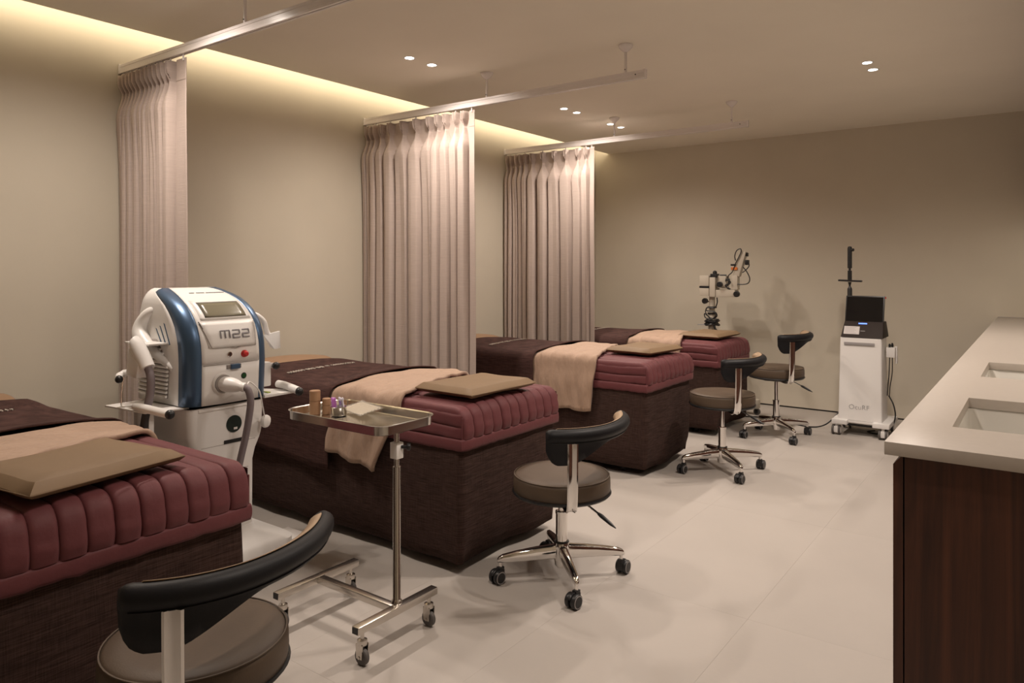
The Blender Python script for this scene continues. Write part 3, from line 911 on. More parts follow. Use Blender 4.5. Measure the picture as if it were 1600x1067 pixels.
# ------------------------------------------------------------------ white treatment machine beside the nearest bed
OM = (-2.78, 1.655, 0)
mc_ = thing('laser_machine', OM, 'white treatment machine with blue side pillars and small screen, beside the nearest bed', 'machine')
ZK = [.752, .80, .86, .91, .95, .985, 1.02, 1.055, 1.085, 1.11, 1.135, 1.155, 1.172, 1.185, 1.194, 1.199]
def xf_(z): return interp(z, [.75, .92, .98, 1.03, 1.066, 1.10, 1.131, 1.16, 1.18, 1.193, 1.20], [.178, .185, .180, .166, .148, .118, .078, .022, -.035, -.09, -.14])
def hw_(z): return interp(z, [.75, .92, 1.02, 1.08, 1.12, 1.155, 1.18, 1.193, 1.20], [.172, .174, .174, .173, .170, .163, .150, .135, .115])
def slice_(z):
    f, h = xf_(z), hw_(z)
    pts = []
    back = -.20 + .02 * smooth01((z - 1.0) / .2)
    cd = min(.075, f - back - .06)
    for k in range(9): pts.append((lerp(back, f - cd, k / 8), -h + .004 * math.sin(PI * k / 8) * 0))      # near side 0..8
    for k in range(1, 9):
        a = PI / 2 * k / 8
        pts.append((f - cd + cd * math.sin(a) ** .55, -h + (h - .124 * h / .172) * (1 - math.cos(a))))         # corner 8..16
    w = .124 * h / .172
    for k in range(1, 17):
        y = lerp(-w, w, k / 16)
        pts.append((f + .010 * (1 - (y / w) ** 2), y))                                                   # front 16..32
    for k in range(1, 9):
        a = PI / 2 * (1 - k / 8)
        pts.append((f - cd + cd * math.sin(a) ** .55, h - (h - .124 * h / .172) * (1 - math.cos(a))))          # 32..40
    for k in range(1, 9): pts.append((lerp(f - cd, back, k / 8), h))                                     # far side 40..48
    return [(x, y, z) for x, y in pts]
SL = [slice_(z) for z in ZK]
def strip_part(name, m, a, b, z0=None, z1=None, off=0.0):
    rows = [s[a:b + 1] for s, z in zip(SL, ZK) if (z0 is None or z >= z0 - 1e-6) and (z1 is None or z <= z1 + 1e-6)]
    return MB().grid(rows).build(name, m, mc_, angle=60, solid=.004)
strip_part('side_shell', 'white2', 0, 8)
strip_part('side_shell', 'white2', 40, 48)
strip_part('front_fascia', 'white2', 16, 32, .91)
strip_part('lower_fascia', 'white2', 16, 32, None, .91)
strip_part('blue_pillar', 'blue', 8, 16)
strip_part('blue_pillar', 'blue', 32, 40)
rows = [[s[48], s[0]] for s in SL]
MB().grid(rows).build('rear_shell', 'white2', mc_)
MB().add(SL[-1], [tuple(range(len(SL[-1])))]).build('top_cap', 'white2', mc_)
MB().add(SL[0], [tuple(range(len(SL[0])))]).build('body_floor', 'louvre', mc_)
def srf(y, z, off=0.0):
    w = .124 * hw_(z) / .172
    e = .004
    nx, nz = 1.0, -(xf_(z + e) - xf_(z - e)) / (2 * e)
    l = math.hypot(nx, nz)
    x = xf_(z) + .010 * (1 - min(1, abs(y) / w) ** 2) + .002
    return (x + off * nx / l, y, z + off * nz / l)
def patch(name, m, y0, y1, z0, z1, off, parent, n=8, dy0=0, dy1=0, thick=.002):
    rows = []
    for j in range(n + 1):
        s = j / n
        rows.append([srf(lerp(y0 + dy0 * s, y1 + dy1 * s, i / n), lerp(z0, z1, s), off) for i in range(n + 1)])
    return MB().grid(rows).build(name, m, parent, solid=thick, angle=60)
def sline(pts, r, name, m, parent, off=.002):
    P = []
    for a, b in zip(pts[:-1], pts[1:]):
        for q in range(6): P.append(srf(lerp(a[0], b[0], q / 6), lerp(a[1], b[1], q / 6), off))
    P.append(srf(*pts[-1], off))
    return MB().tube(P, r, 6).build(name, m, parent)
bz = patch('screen_bezel', 'white2', -.105, .115, 1.079, 1.152, .0006, mc_, dy0=.004, dy1=.0)
patch('screen_shadow_frame', 'bezel', -.084, .098, 1.0875, 1.1435, .0022, bz, dy0=.004, dy1=.004, thick=.001)
patch('screen', 'screen', -.080, .096, 1.088, 1.139, .0032, bz, dy0=.004, dy1=.004, thick=.001)
dr = patch('front_door', 'white2', -.098, .112, .972, 1.070, .0008, mc_, dy0=-.018, dy1=.010)
sline([(-.118, 1.069), (-.112, 1.045), (-.092, .985), (-.086, .972), (.106, .970), (.118, 1.066)], .0011, 'door_gap', 'louvre', dr, .0035)
sline([(-.118, 1.072), (-.110, 1.045)], .0020, 'hinge_line', 'bezel', dr, .0035)
sline([(-.012, .971), (.012, .966), (.034, .971)], .0016, 'door_pull', 'louvre', dr, .004)
sline([(-.122, .908), (.122, .908)], .0011, 'seam_line', 'louvre', mc_, .002)
# m22 lettering in squared strokes on the door
lt = MB()
def stroke(y0, z0, y1, z1, th=.0027):
    P = [srf(lerp(y0, y1, q / 3), lerp(z0, z1, q / 3), .0055) for q in range(4)]
    lt.tube(P, th, 6)
ya, zb_, zt_ = -.045, 1.006, 1.034
def letter_m(y):
    stroke(y, zb_, y, zt_); stroke(y, zt_, y + .038, zt_); stroke(y + .019, zb_, y + .019, zt_); stroke(y + .038, zb_, y + .038, zt_)
def letter_2(y):
    w_ = .030; zm = (zb_ + zt_) / 2
    stroke(y, zt_, y + w_, zt_); stroke(y + w_, zt_, y + w_, zm); stroke(y + w_, zm, y, zm); stroke(y, zm, y, zb_); stroke(y, zb_, y + w_, zb_)
letter_m(ya); letter_2(ya + .052); letter_2(ya + .096)
lt.build('lettering', 'greylet', dr)
lg = MB()
rr = random.Random(4)
for q in range(22):
    y = -.055 + q * .0072
    if q in (3, 9): continue
    p0 = srf(y, 1.1795, .0015)
    lg.box(p0[0] - .004 * rr.uniform(.6, 1.4), p0[0] + .004, y - .002, y + .0025, p0[2] - .001, p0[2] + .0012)
lg.build('maker_mark', 'greylet', mc_)
def disc(name, m, y, z, r, h, parent, off=.0, n=24, bev=.002):
    p = srf(y, z, off)
    return MB().lathe([(.0001, 0), (r, 0), (r, h - bev), (r - bev, h), (.0001, h)], p, n, 'x').build(name, m, parent)
kl = disc('key_switch', 'chrome', -.016, .944, .0105, .008, mc_)
MB().box(srf(-.016, .944)[0] + .007, srf(-.016, .944)[0] + .0095, -.0175, -.0145, .939, .949).build('key_slot', 'blackp', kl)
rb = disc('emergency_collar', 'red', .051, .940, .0145, .006, mc_)
disc('emergency_button', 'red', .051, .940, .0110, .020, rb, 0, 24, .004)
lb = patch('latch_recess', 'louvre', -.028, .036, .886, .902, .001, mc_)
patch('latch', 'blue', -.012, .026, .8855, .904, .006, lb, thick=.010)
gb = disc('button_ring', 'blackp', .050, .852, .0125, .003, mc_)
disc('green_button', 'green', .050, .852, .0100, .006, gb)
# connector with handpiece hose
cy, cz = -.045, .832
p = srf(cy, cz)
ring = MB().lathe([(.030, 0), (.041, 0), (.042, .006), (.038, .012), (.032, .010)], (p[0] - .004, cy, cz), 32, 'x').build('socket_ring', 'white2', mc_)
MB().lathe([(.029, 0), (.034, 0), (.034, .014), (.029, .016)], (p[0] - .002, cy, cz), 28, 'x').build('socket_collar', 'louvre', ring)
dirv = Vector((.9, .32, -.10)).normalized()
P0 = Vector((p[0], cy, cz))
cn = MB()
ss = [(0, .029), (.02, .030), (.045, .029), (.07, .024), (.088, .017), (.096, .0165)]
cn.tube([P0 + dirv * a for a, _ in ss], [b for _, b in ss], 22)
plug = cn.build('connector_plug', 'white2', mc_)
MB().tube([P0 + dirv * a for a in (.092, .100, .108)], [.0175, .0185, .0165], 20).build('strain_relief', 'white2', plug)
E_ = P0 + dirv * .106
hp = spline([E_, E_ + Vector((.012, .006, -.010)), E_ + Vector((.022, .010, -.05)), E_ + Vector((.018, .006, -.11)), E_ + Vector((.008, -.003, -.19)), E_ + Vector((-.004, -.016, -.27)), E_ + Vector((-.015, -.03, -.36))], 8)
MB().tube(hp, .0135, 14).build('hose', 'hose', mc_)
crd = spline([E_ + Vector((-.005, .010, .008)), (.245, .045, .83), (.245, .085, .79), (.225, .115, .72), (.205, .137, .675)], 8)
MB().tube(crd, .0028, 8).build('white_cord', 'white2', mc_)
MB().lathe([(.0001, -.012), (.020, -.012), (.0255, -.006), (.0265, 0), (.024, .008), (.016, .013), (.0001, .014)], (0, 0, 0), 26, 'x').rot(Matrix.Translation((.198, .148, .652)) @ Matrix.Rotation(R(20), 4, 'Z')).build('round_remote', 'white2', mc_)
# side louvres, near side
for s in (-1, 1):
    bk = MB().add([(-.185, s * .177, .775), (.03, s * .177, .775), (.045, s * .177, .90), (-.05, s * .177, 1.00), (-.185, s * .177, 1.00)], [(0, 1, 2, 3, 4)]).build('louvre_panel', 'louvre', mc_, solid=.003)
    for q in range(13):
        z = .780 + q * .0165
        x1 = interp(z, [.775, .90, 1.0], [.03, .045, -.05])
        MB().hexa([(-.18, s * .176, z), (x1, s * .176, z), (x1, s * .184, z - .004), (-.18, s * .184, z - .004)],
                  [(-.18, s * .176, z + .008), (x1, s * .176, z + .008), (x1, s * .188, z + .003), (-.18, s * .188, z + .003)]).build('louvre_slat', 'white2', bk)
    # blue vent ribs on the upper flank
    for q in range(3):
        x0 = .035 - q * .030
        MB().tube([(x0 - .095, s * (.160), 1.125 - q * .012), (x0 - .03, s * .171, 1.060 - q * .01), (x0 + .012, s * .176, .985)], [.002, .006, .003], 8).build('blue_rib', 'blue', mc_)
    # moulded carrying grip
    gp = spline([(-.09, s * .150, 1.115), (-.125, s * .170, 1.098), (-.150, s * .186, 1.060), (-.145, s * .196, 1.020), (-.10, s * .198, .985), (-.03, s * .190, .945), (.06, s * .168, .890)], 6)
    MB().tube(gp, [lerp(.020, .030, min(1, i / 18)) if i < 22 else lerp(.030, .010, (i - 22) / (len(gp) - 22)) for i in range(len(gp))], 14).build('carrying_grip', 'white2', mc_)
# cart column
def cw_(z): return interp(z, [.20, .50, .545, .585, .62, .742], [.118, .120, .132, .152, .164, .166])
ZC = [.20, .30, .40, .50, .52, .545, .565, .585, .605, .63, .70, .742]
def cring(z, g=0.0):
    h = cw_(z) - g; f = .168 - g; b = -.19 + g
    return [(x, y, z) for x, y in rrect(b, f, -h, h, .030, 6)]
MB().rings([cring(z) for z in ZC if z >= .585]).build('cart_drawer_unit', 'white', mc_, angle=40)
MB().rings([cring(z) for z in ZC if z <= .585]).build('cart_column', 'white', mc_, angle=40)
MB().rings([[(x * 1.02, y * 1.02, z) for x, y, z in cring(.742)] for z in (.742, .7515)]).build('neck_gap', 'bezel', mc_)
MB().box(.169, .172, -.130, .090, .726, .738).build('front_lip', 'white2', mc_, bevel=.002)
ds = MB().box(.168, .1715, -.022, .088, .586, .600).build('drawer_slot', 'blackp', mc_, bevel=.001)
MB().box(.1674, .1690, -.118, .118, .5845, .5858).build('drawer_gap', 'louvre', mc_)
for zz in (.395, .475):
    MB().box(.1672, .1688, -.086, .086, zz, zz + .0016).build('panel_gap', 'louvre', mc_)
dk = MB().lathe([(.0001, .168), (.034, .168), (.034, .1700), (.0001, .1702)], (0, .022, .660), 36, 'x').build('round_sticker', 'darkgreen', mc_)
MB().box(.1700, .1706, .020, .036, .637, .646).build('sticker_mark', 'white2', dk)
# base with flared wings and casters
def bring(z, hx0, hx1, hy, r): return [(x, y, z) for x, y in rrect(hx0, hx1, -hy, hy, r, 6)]
MB().rings([bring(.105, -.30, .225, .285, .06), bring(.150, -.30, .225, .288, .06), bring(.166, -.285, .21, .265, .07), bring(.215, -.22, .175, .140, .05), bring(.24, -.20, .170, .119, .03)]).build('base_cover', 'white', mc_, angle=50)
MB().rings([bring(.070, -.28, .205, .26, .06), bring(.104, -.28, .205, .26, .06)]).build('base_bumper', 'blackp', mc_)
for sy in (-1, 1):
    MB().box(.06, .20, sy * .275 - .03, sy * .275 + .055 * sy + .03, .108, .128).build('outrigger', 'white', mc_, bevel=.004)
for sx, sy in ((.17, .325), (.17, -.285), (-.24, .29), (-.24, -.285)):
    c = MB().cyl((sx, sy, .06), (sx, sy, .110), .010, n=12)
    c.box(sx - .014, sx + .014, sy - .018, sy + .018, .050, .066)
    c.box(sx - .013, sx + .013, sy + .012, sy + .016, .018, .055)
    c.box(sx - .013, sx + .013, sy - .016, sy - .012, .018, .055)
    co = c.build('caster', 'white', mc_, bevel=.002)
    MB().lathe([(.004, -.010), (.027, -.010), (.031, -.006), (.031, .006), (.027, .010), (.004, .010)], (sx, sy, .031), 24, 'y').build('wheel', 'rubber', co)
# tool rests: plates with padded rods and black ball ends
def ball_rod(name, pts, r, ball_at, parent=mc_):
    o = MB().tube(pts, r, 16).build(name, 'white2', parent)
    MB().ball(ball_at, r * 1.10, 16).build('black_ball', 'blackp', o)
    return o
MB().hexa([(-.17, -.32, .742), (.10, -.30, .742), (.14, -.15, .742), (-.17, -.15, .742)], [(-.17, -.32, .748), (.10, -.30, .748), (.14, -.15, .748), (-.17, -.15, .748)]).build('rest_plate', 'white2', mc_, bevel=.001)
ball_rod('rest_rod', [(.02, -.295, .762), (.26, -.295, .760)], .0155, (.266, -.295, .760))
ball_rod('rear_rod', [(-.005, -.255, .880), (-.06, -.268, .880), (-.09, -.285, .876), (-.085, -.305, .868), (-.06, -.318, .862)], .0135, (-.05, -.322, .860))
MB().cyl((.02, -.251, .878), (-.005, -.255, .880), .006, n=10).build('rod_socket', 'blackp', mc_)
MB().tube([(-.09, -.285, .868), (-.10, -.29, .80), (-.10, -.29, .748)], .003, 8).build('thin_stay', 'chrome', mc_)
for sx, xx in ((0, -.03), (1, .055)):
    MB().box(xx - .016, xx + .016, -.27, -.25, .30, .742).build('rest_post', 'white', mc_, bevel=.003)
MB().hexa([(-.10, .17, .752), (.16, .17, .740), (.165, .315, .742), (.12, .315, .746)], [(-.10, .17, .758), (.16, .17, .752), (.165, .315, .750), (.12, .315, .754)]).build('rest_plate', 'white2', mc_, bevel=.001)
ball_rod('rest_rod', [(.07, .300, .774), (.11, .303, .772), (.17, .306, .762), (.20, .308, .756)], .0165, (.208, .308, .753))
MB().box(.10, .13, .205, .220, .7515, .7565).build('lime_sticker', 'lime', mc_)
MB().box(.0, .10, .175, .245, .775, .880).build('side_holster', 'white', mc_, bevel=.008)
MB().tube([(.06, .245, .862), (.10, .255, .862)], .012, 12).build('holster_pin', 'white2', mc_)
MB().ball((.115, .258, .862), .0165, 14).build('black_ball', 'blackp', mc_)
# right flank: handpiece cradle of clear plastic
MB().tube(spline([(.02, .16, 1.075), (.05, .19, 1.085), (.07, .225, 1.055), (.08, .235, 1.01), (.09, .245, .985)], 6), .0115, 12).build('cradle_arm', 'white2', mc_)
cr = MB()
cr.hexa([(.085, .248, .938), (.125, .244, .934), (.132, .270, .938), (.095, .275, .942)], [(.07, .222, .995), (.080, .218, .995), (.122, .272, 1.012), (.114, .278, 1.012)])
cr.build('handpiece_cradle', 'white2', mc_, bevel=.004)
# left flank: handpiece in its holder with grey hose
hd = MB()
ss = [((-.02, -.285, .990), .018), ((-.012, -.282, 1.000), .026), ((.000, -.278, .985), .029), ((.03, -.272, .945), .028), ((.06, -.268, .905), .026)]
hd.tube([a for a, _ in ss], [b for _, b in ss], 18)
ho = hd.build('handpiece', 'white2', mc_, angle=60)
MB().hexa([(-.05, -.30, .875), (.03, -.30, .865), (.03, -.25, .865), (-.05, -.25, .875)], [(-.03, -.30, .985), (.05, -.30, .92), (.05, -.25, .92), (-.03, -.25, .985)]).build('handpiece_body', 'white', ho, bevel=.01)
MB().box(-.16, .03, -.25, -.17, .985, .992).build('holder_plate', 'white2', mc_, bevel=.002)
hs = spline([(.055, -.269, .915), (.075, -.268, .885), (.085, -.270, .84), (.078, -.275, .78), (.060, -.282, .70), (.045, -.285, .60), (.04, -.285, .48), (.05, -.27, .36), (.07, -.23, .28)], 8)
nn = len(hs)
cut = int(nn * .40)
MB().tube(hs[:cut + 1], .0145, 14).build('hose', 'hose', mc_)
MB().tube(hs[cut:], .0140, 14).build('hose', 'darkhose', mc_)

# ------------------------------------------------------------------ slim white device by the back wall
OR = (-1.118, 6.14, 0)
rf = thing('white_device', OR, 'slim white device with black screen and pole near the back wall', 'machine')
MB().rings([[(x, y, .118) for x, y in rrect(-.158, .150, -.135, .110, .012, 4)], [(x, y, .30) for x, y in rrect(-.155, .147, -.130, .110, .012, 4)], [(x, y, .745) for x, y in rrect(-.150, .142, -.105, .110, .012, 4)]]).build('cabinet', 'white', rf, angle=30)
bp = MB()
bp.box(-.195, .205, -.10, .21, .085, .122)
bp.box(-.195, -.085, -.185, -.09, .085, .120); bp.box(.090, .205, -.185, -.09, .085, .120)
bp.build('base_plate', 'white', rf, bevel=.004)
MB().box(-.085, .09, -.140, -.10, .100, .116).build('base_step', 'white', rf)
MB().box(-.17, .18, -.09, .19, .066, .085).build('chassis', 'blackp', rf)
hdl = MB().box(-.120, .095, -.117, -.108, .690, .712)
hdl.rot(Matrix.Identity(4)).build('handle_recess', 'ringgrey', rf, bevel=.004)
for sx, sy in ((-.165, -.155), (.160, -.155), (-.150, .15), (.155, .15)):
    c = MB().cyl((sx, sy, .06), (sx, sy, .088), .012, n=12)
    c.box(sx - .014, sx + .014, sy - .026, sy + .020, .018, .066)
    co = c.build('caster', 'white', rf, bevel=.004)
    for s in (-1, 1):
        MB().lathe([(.026, s * .015), (.036, s * .016), (.037, s * .020), (.037, s * .028), (.033, s * .031), (.026, s * .031)], (sx, sy, .037), 26, 'x', cap=False).build('tyre', 'rubber', co)
        MB().lathe([(.0001, s * .013), (.026, s * .014), (.027, s * .031), (.018, s * .033), (.0001, s * .033)], (sx, sy, .037), 26, 'x', cap=False).build('wheel_disc', 'white', co)
# sloping console, black screen
cs = MB().hexa([(-.146, -.108, .748), (.150, -.108, .748), (.150, .150, .748), (-.146, .150, .748)], [(-.132, -.030, .868), (.140, -.030, .868), (.140, .11, .868), (-.132, .11, .868)])
con = cs.build('console', 'console', rf, bevel=.004)
def slope(x0, x1, s0, s1, h, name, m, par):
    def q(x, s, o): return (x, lerp(-.108, -.030, s) - o * .84, lerp(.748, .868, s) + o * .54)
    return MB().hexa([q(x0, s0, 0), q(x1, s0, 0), q(x1, s1, 0), q(x0, s1, 0)], [q(x0, s0, h), q(x1, s0, h), q(x1, s1, h), q(x0, s1, h)]).build(name, m, par)
slope(-.128, -.018, .20, .68, .0016, 'paper_label', 'paper', con)
slope(-.030, .030, .84, .90, .002, 'led_bar', 'ledblue', con)
slope(-.012, .022, .40, .43, .0010, 'print_mark', 'ringgrey', con)
lab = MB()
for q in range(5):
    a, b = .26 + q * .085, .275 + q * .085
    def q_(x, s, o): return (x, lerp(-.108, -.030, s) - o * .84, lerp(.748, .868, s) + o * .54)
    lab.hexa([q_(-.12, a, .0016), q_(-.04 - .012 * (q % 2), a, .0016), q_(-.04 - .012 * (q % 2), b, .0016), q_(-.12, b, .0016)], [q_(-.12, a, .0020), q_(-.04 - .012 * (q % 2), a, .0020), q_(-.04 - .012 * (q % 2), b, .0020), q_(-.12, b, .0020)])
lab.build('label_lines', 'ringgrey', con)
scr = MB().hexa([(-.132, -.028, .864), (.142, -.028, .864), (.142, -.006, .864), (-.132, -.006, .864)], [(-.132, .028, 1.064), (.142, .028, 1.064), (.142, .050, 1.064), (-.132, .050, 1.064)]).build('display', 'blackp', rf, bevel=.003)
MB().hexa([(-.124, -.0295, .872), (.134, -.0295, .872), (.134, -.020, .872), (-.124, -.020, .872)], [(-.124, .0225, 1.056), (.134, .0225, 1.056), (.134, .032, 1.056), (-.124, .032, 1.056)]).build('display_glass', 'glassblk', scr)
MB().box(.144, .152, .025, .035, 1.046, 1.058).build('red_tab', 'red', rf, bevel=.002)
pl = MB()
pl.lathe([(.018, .86), (.018, 1.115), (.012, 1.13), (.007, 1.14), (.010, 1.155), (.014, 1.170)], (-.118, .085, 0), 18)
pl.build('pole', 'blackp', rf)
MB().lathe([(.016, 1.185), (.016, 1.26), (.009, 1.262), (.009, 1.280)], (-.118, .085, 0), 18).build('pole_joint', 'blackp', rf)
MB().lathe([(.017, 1.280), (.017, 1.435), (.014, 1.45), (.0001, 1.455)], (-.118, .085, 0), 18).build('pole_head', 'blackp', rf)
MB().cyl((-.118, .085, 1.425), (-.088, .075, 1.425), .012, n=12).build('head_knob', 'blackp', rf)
MB().hexa([(-.200, .060, 1.176), (-.030, .060, 1.170), (-.030, .110, 1.170), (-.200, .110, 1.176)], [(-.200, .060, 1.190), (-.030, .060, 1.184), (-.030, .110, 1.184), (-.200, .110, 1.190)]).build('tablet_arm', 'blackp', rf, bevel=.003)
hb_ = MB().box(.155, .215, .00, .075, .600, .675).build('probe_holder', 'white', rf, bevel=.004)
MB().box(.205, .222, .06, .09, .55, .68).build('holder_fin', 'white', rf, bevel=.003)
for q, (x, z) in enumerate(((.175, .70), (.190, .705))):
    MB().lathe([(.007, .66), (.009, .69), (.006, z), (.0001, z + .004)], (x, .03 + q * .02, 0), 12).build('probe', 'blackp', hb_)
    MB().tube(spline([(x, .03 + q * .02, .60), (x - .004 + q * .006, .03, .48), (x - .012, .03, .38), (x - .020, .05, .30)], 6), .0035, 8).build('probe_cable', 'blackp', hb_)
text_part('lettering', 'OcuRF', .052, 'greylet', rf, Matrix.Translation((-.010, -.1332, .218)) @ Matrix.Rotation(R(90), 4, 'X'))
MB().tube(spline([(.165, .06, .30), (.20, .03, .24), (.215, .02, .16), (.20, .02, .09), (.17, .00, .05), (.10, -.02, .012), (.02, .03, .010), (.06, .10, .010)], 8), .005, 8).build('power_cable', 'blackp', rf)
fc = MB().tube(spline([(-1.118 - .16, 6.26, .20), (-1.32, 6.22, .12), (-1.40, 6.15, .03), (-1.50, 6.10, .006), (-1.68, 6.16, .006), (-1.82, 6.25, .006), (-1.96, 6.24, .006), (-2.06, 6.20, .006)], 10), .0055, 8)
tag(fc.build('power_cord', 'blackp'), 'black cord lying on the floor between the slim device and the farthest bed', 'cord')
ad = MB().hexa([(-.93, 6.47, 0), (-.865, 6.45, 0), (-.855, 6.51, 0), (-.92, 6.53, 0)], [(-.925, 6.475, .018), (-.87, 6.46, .018), (-.86, 6.50, .034), (-.915, 6.515, .034)])
tag(ad.build('wall_adapter', 'white', bevel=.003), 'small white adapter block on the floor beside the slim white device', 'adapter')

# ------------------------------------------------------------------ floor microscope behind the farthest bed
OX = (-2.43, 6.45, 0)
mi = thing('microscope', OX, 'ivory floor-stand microscope with black cables behind the farthest bed', 'microscope')
def D(px, pz): return (-.111 + (px - 132) * .000956, 1.213 - (pz - 377) * .00094)     # drawing units to local x, z
def dbox(name, m, a, b, y0, y1, par=mi, bev=.005):
    (xa, za), (xb, zb2) = D(*a), D(*b)
    return MB().box(min(xa, xb), max(xa, xb), y0, y1, min(za, zb2), max(za, zb2)).build(name, m, par, bevel=bev)
MB().lathe([(.040, .14), (.040, .70), (.034, .72), (.034, .86), (.027, .87), (.027, 1.03)], (-.02, 0, 0), 24).build('column', 'ivory', mi, angle=30)
MB().box(-.19, .44, -.13, -.06, .055, .135).build('base_foot', 'ivory', mi, bevel=.01)
MB().box(-.19, .30, .06, .13, .055, .135).build('base_foot', 'ivory', mi, bevel=.01)
MB().box(-.12, .10, -.10, .10, .06, .16).build('base_block', 'ivory', mi, bevel=.01)
for x, y in ((.42, -.095), (-.16, -.095), (.27, .095), (-.16, .095)):
    c = MB().cyl((x, y, .045), (x, y, .06), .009, n=10); c.box(x - .012, x + .012, y - .022, y - .016, .018, .05); c.box(x - .012, x + .012, y + .016, y + .022, .018, .05)
    co = c.build('caster', 'blackp', mi)
    MB().lathe([(.004, -.014), (.026, -.014), (.029, -.008), (.029, .008), (.026, .014), (.004, .014)], (x, y, .029), 20, 'y').build('wheel', 'rubber', co)
dbox('lamp_housing', 'ivory', (130, 378), (222, 480), -.07, .07)
dbox('lamp_housing_lower', 'ivory', (130, 500), (222, 575), -.07, .07)
dbox('housing_band', 'blackp', (128, 481), (222, 499), -.071, .071, bev=.001)
dbox('head_block', 'ivory', (220, 395), (280, 585), -.06, .065)
dbox('arm_beam', 'ivory', (278, 515), (468, 582), -.05, .05)
dbox('optics_block', 'ivory', (282, 380), (372, 500), -.02, .06)
dbox('top_knob_base', 'blackp', (228, 360), (288, 398), -.05, .03)
x_, z_ = D(262, 350)
MB().ball((x_, -.02, z_), .020).build('top_knob', 'blackp', mi)
x_, z_ = D(340, 375)
MB().cyl((x_ - .03, -.01, z_), (x_ + .03, -.01, z_), .008, n=10).build('adjust_bar', 'blackp', mi)
for nm, a, r, y in (('focus_knob', (328, 463), .026, -.075), ('beam_knob', (488, 552), .027, -.070), ('column_knob', (165, 628), .026, -.03)):
    x_, z_ = D(*a)
    ko = MB().lathe([(.012, y + .05), (.012, y + .02), (r, y + .02), (r, y - .004), (r - .005, y - .008), (.0001, y - .008)], (x_, 0, z_), 20, 'y').build(nm, 'blackp', mi)
x_, z_ = D(195, 635)
MB().cyl((D(165, 628)[0], 0, z_), (x_ + .02, 0, z_), .006, n=8).build('knob_shaft', 'chrome', mi)
# upright at the beam end and the raised optic arm
dbox('upright', 'ivory', (430, 375), (485, 512), -.035, .035)
a0, a1 = D(470, 380), D(535, 145)
ar = MB()
dx, dz = a1[0] - a0[0], a1[1] - a0[1]
L_ = math.hypot(dx, dz)
ar.box(-.028, .028, -.032, .032, 0, L_)
ar.rot(Matrix.Translation((a0[0], 0, a0[1])) @ Matrix.Rotation(math.atan2(dx, dz), 4, 'Y'))
ao = ar.build('optic_arm', 'ivory', mi, bevel=.006)
x_, z_ = D(458, 310)
MB().box(x_ - .030, x_ + .026, -.040, -.033, z_ - .012, z_ + .012).build('orange_tag', 'orange', ao)
dbox('eyepiece', 'ivory', (422, 285), (458, 330), -.03, .03, ao)
dbox('eyecup', 'blackp', (418, 266), (456, 285), -.03, .03, ao, .002)
dbox('rear_knob', 'blackp', (550, 228), (580, 276), -.025, .025, ao, .006)
dbox('rear_cap', 'blackp', (555, 160), (572, 195), -.02, .02, ao, .003)
def cable(pts, r, y=-.04):
    P = []
    for i, q in enumerate(pts):
        x, z = D(*q[:2]); P.append((x, y if len(q) < 3 else q[2], z))
    return MB().tube(spline(P, 6), r, 8).build('cable', 'blackp', mi)
cable([(470, 235), (462, 190), (480, 140), (515, 122), (522, 150), (500, 200), (470, 260), (440, 340), (400, 380), (395, 430)], .0045)
cable([(580, 235), (597, 280), (570, 320), (535, 348)], .0045)
cable([(540, 295), (575, 340), (602, 400), (590, 445), (540, 460), (488, 458)], .005)
cable([(372, 430), (410, 410), (400, 455), (372, 470), (395, 500), (420, 505)], .006)
cable([(378, 410), (425, 440), (385, 485), (410, 495)], .006, -.05)
cable([(292, 590), (295, 640), (270, 690), (200, 690), (190, 720), (270, 730), (292, 770), (240, 800), (180, 790), (172, 750), (230, 790), (290, 800), (280, 840)], .0055, -.045)
cable([(190, 700), (185, 740), (240, 800), (285, 760), (260, 730)], .005, -.052)
cl = MB()
for q in range(5):
    z = D(0, 812 + q * 11)[1]
    cl.tube([(-.02 + (.056 + .010 * math.sin(q * 2)) * math.cos(2 * PI * k / 20), (.056 + .010 * math.sin(q * 2)) * math.sin(2 * PI * k / 20), z + .006 * math.sin(k + q)) for k in range(21)], .0065, 8)
cl.build('cable_coil', 'blackp', mi)
for zz in (688, 748):
    z = D(0, zz)[1]
    MB().lathe([(.038, z - .008), (.042, z - .006), (.042, z + .006), (.038, z + .008)], (-.02, 0, 0), 24).build('column_ring', 'blackp', mi)
cable([(262, 850), (275, 890), (290, 915), (285, 1000)], .010, -.05)
x0_, z0_ = D(100, 860); x1_, _ = D(215, 860)
MB().box(x0_, x1_, -.05, .02, z0_ - .003, z0_ + .003).build('shelf_plate', 'ringgrey', mi)

# ------------------------------------------------------------------ wash counter on the right
ct_z = .891; CXL, CY0 = -0.290, 1.823
ctop = thing('countertop', (0.035, 4.3, .861), 'pale stone countertop with two sink openings on the right', 'countertop')
ox, oy, oz = ctop.location
def hole_slab(mb, x0, x1, y0, y1, z0, z1, holes):
    ysb = sorted({y0, y1, *[h[2] for h in holes], *[h[3] for h in holes]})
    for a, b in zip(ysb[:-1], ysb[1:]):
        hh = [h for h in holes if h[2] <= a + 1e-6 and h[3] >= b - 1e-6]
        if not hh: mb.box(x0, x1, a, b, z0, z1)
        else:
            mb.box(x0, hh[0][0], a, b, z0, z1); mb.box(hh[0][1], x1, a, b, z0, z1)
holes = [(-.180, .215, 2.090, 2.585), (-.180, .215, 3.110, 3.605)]
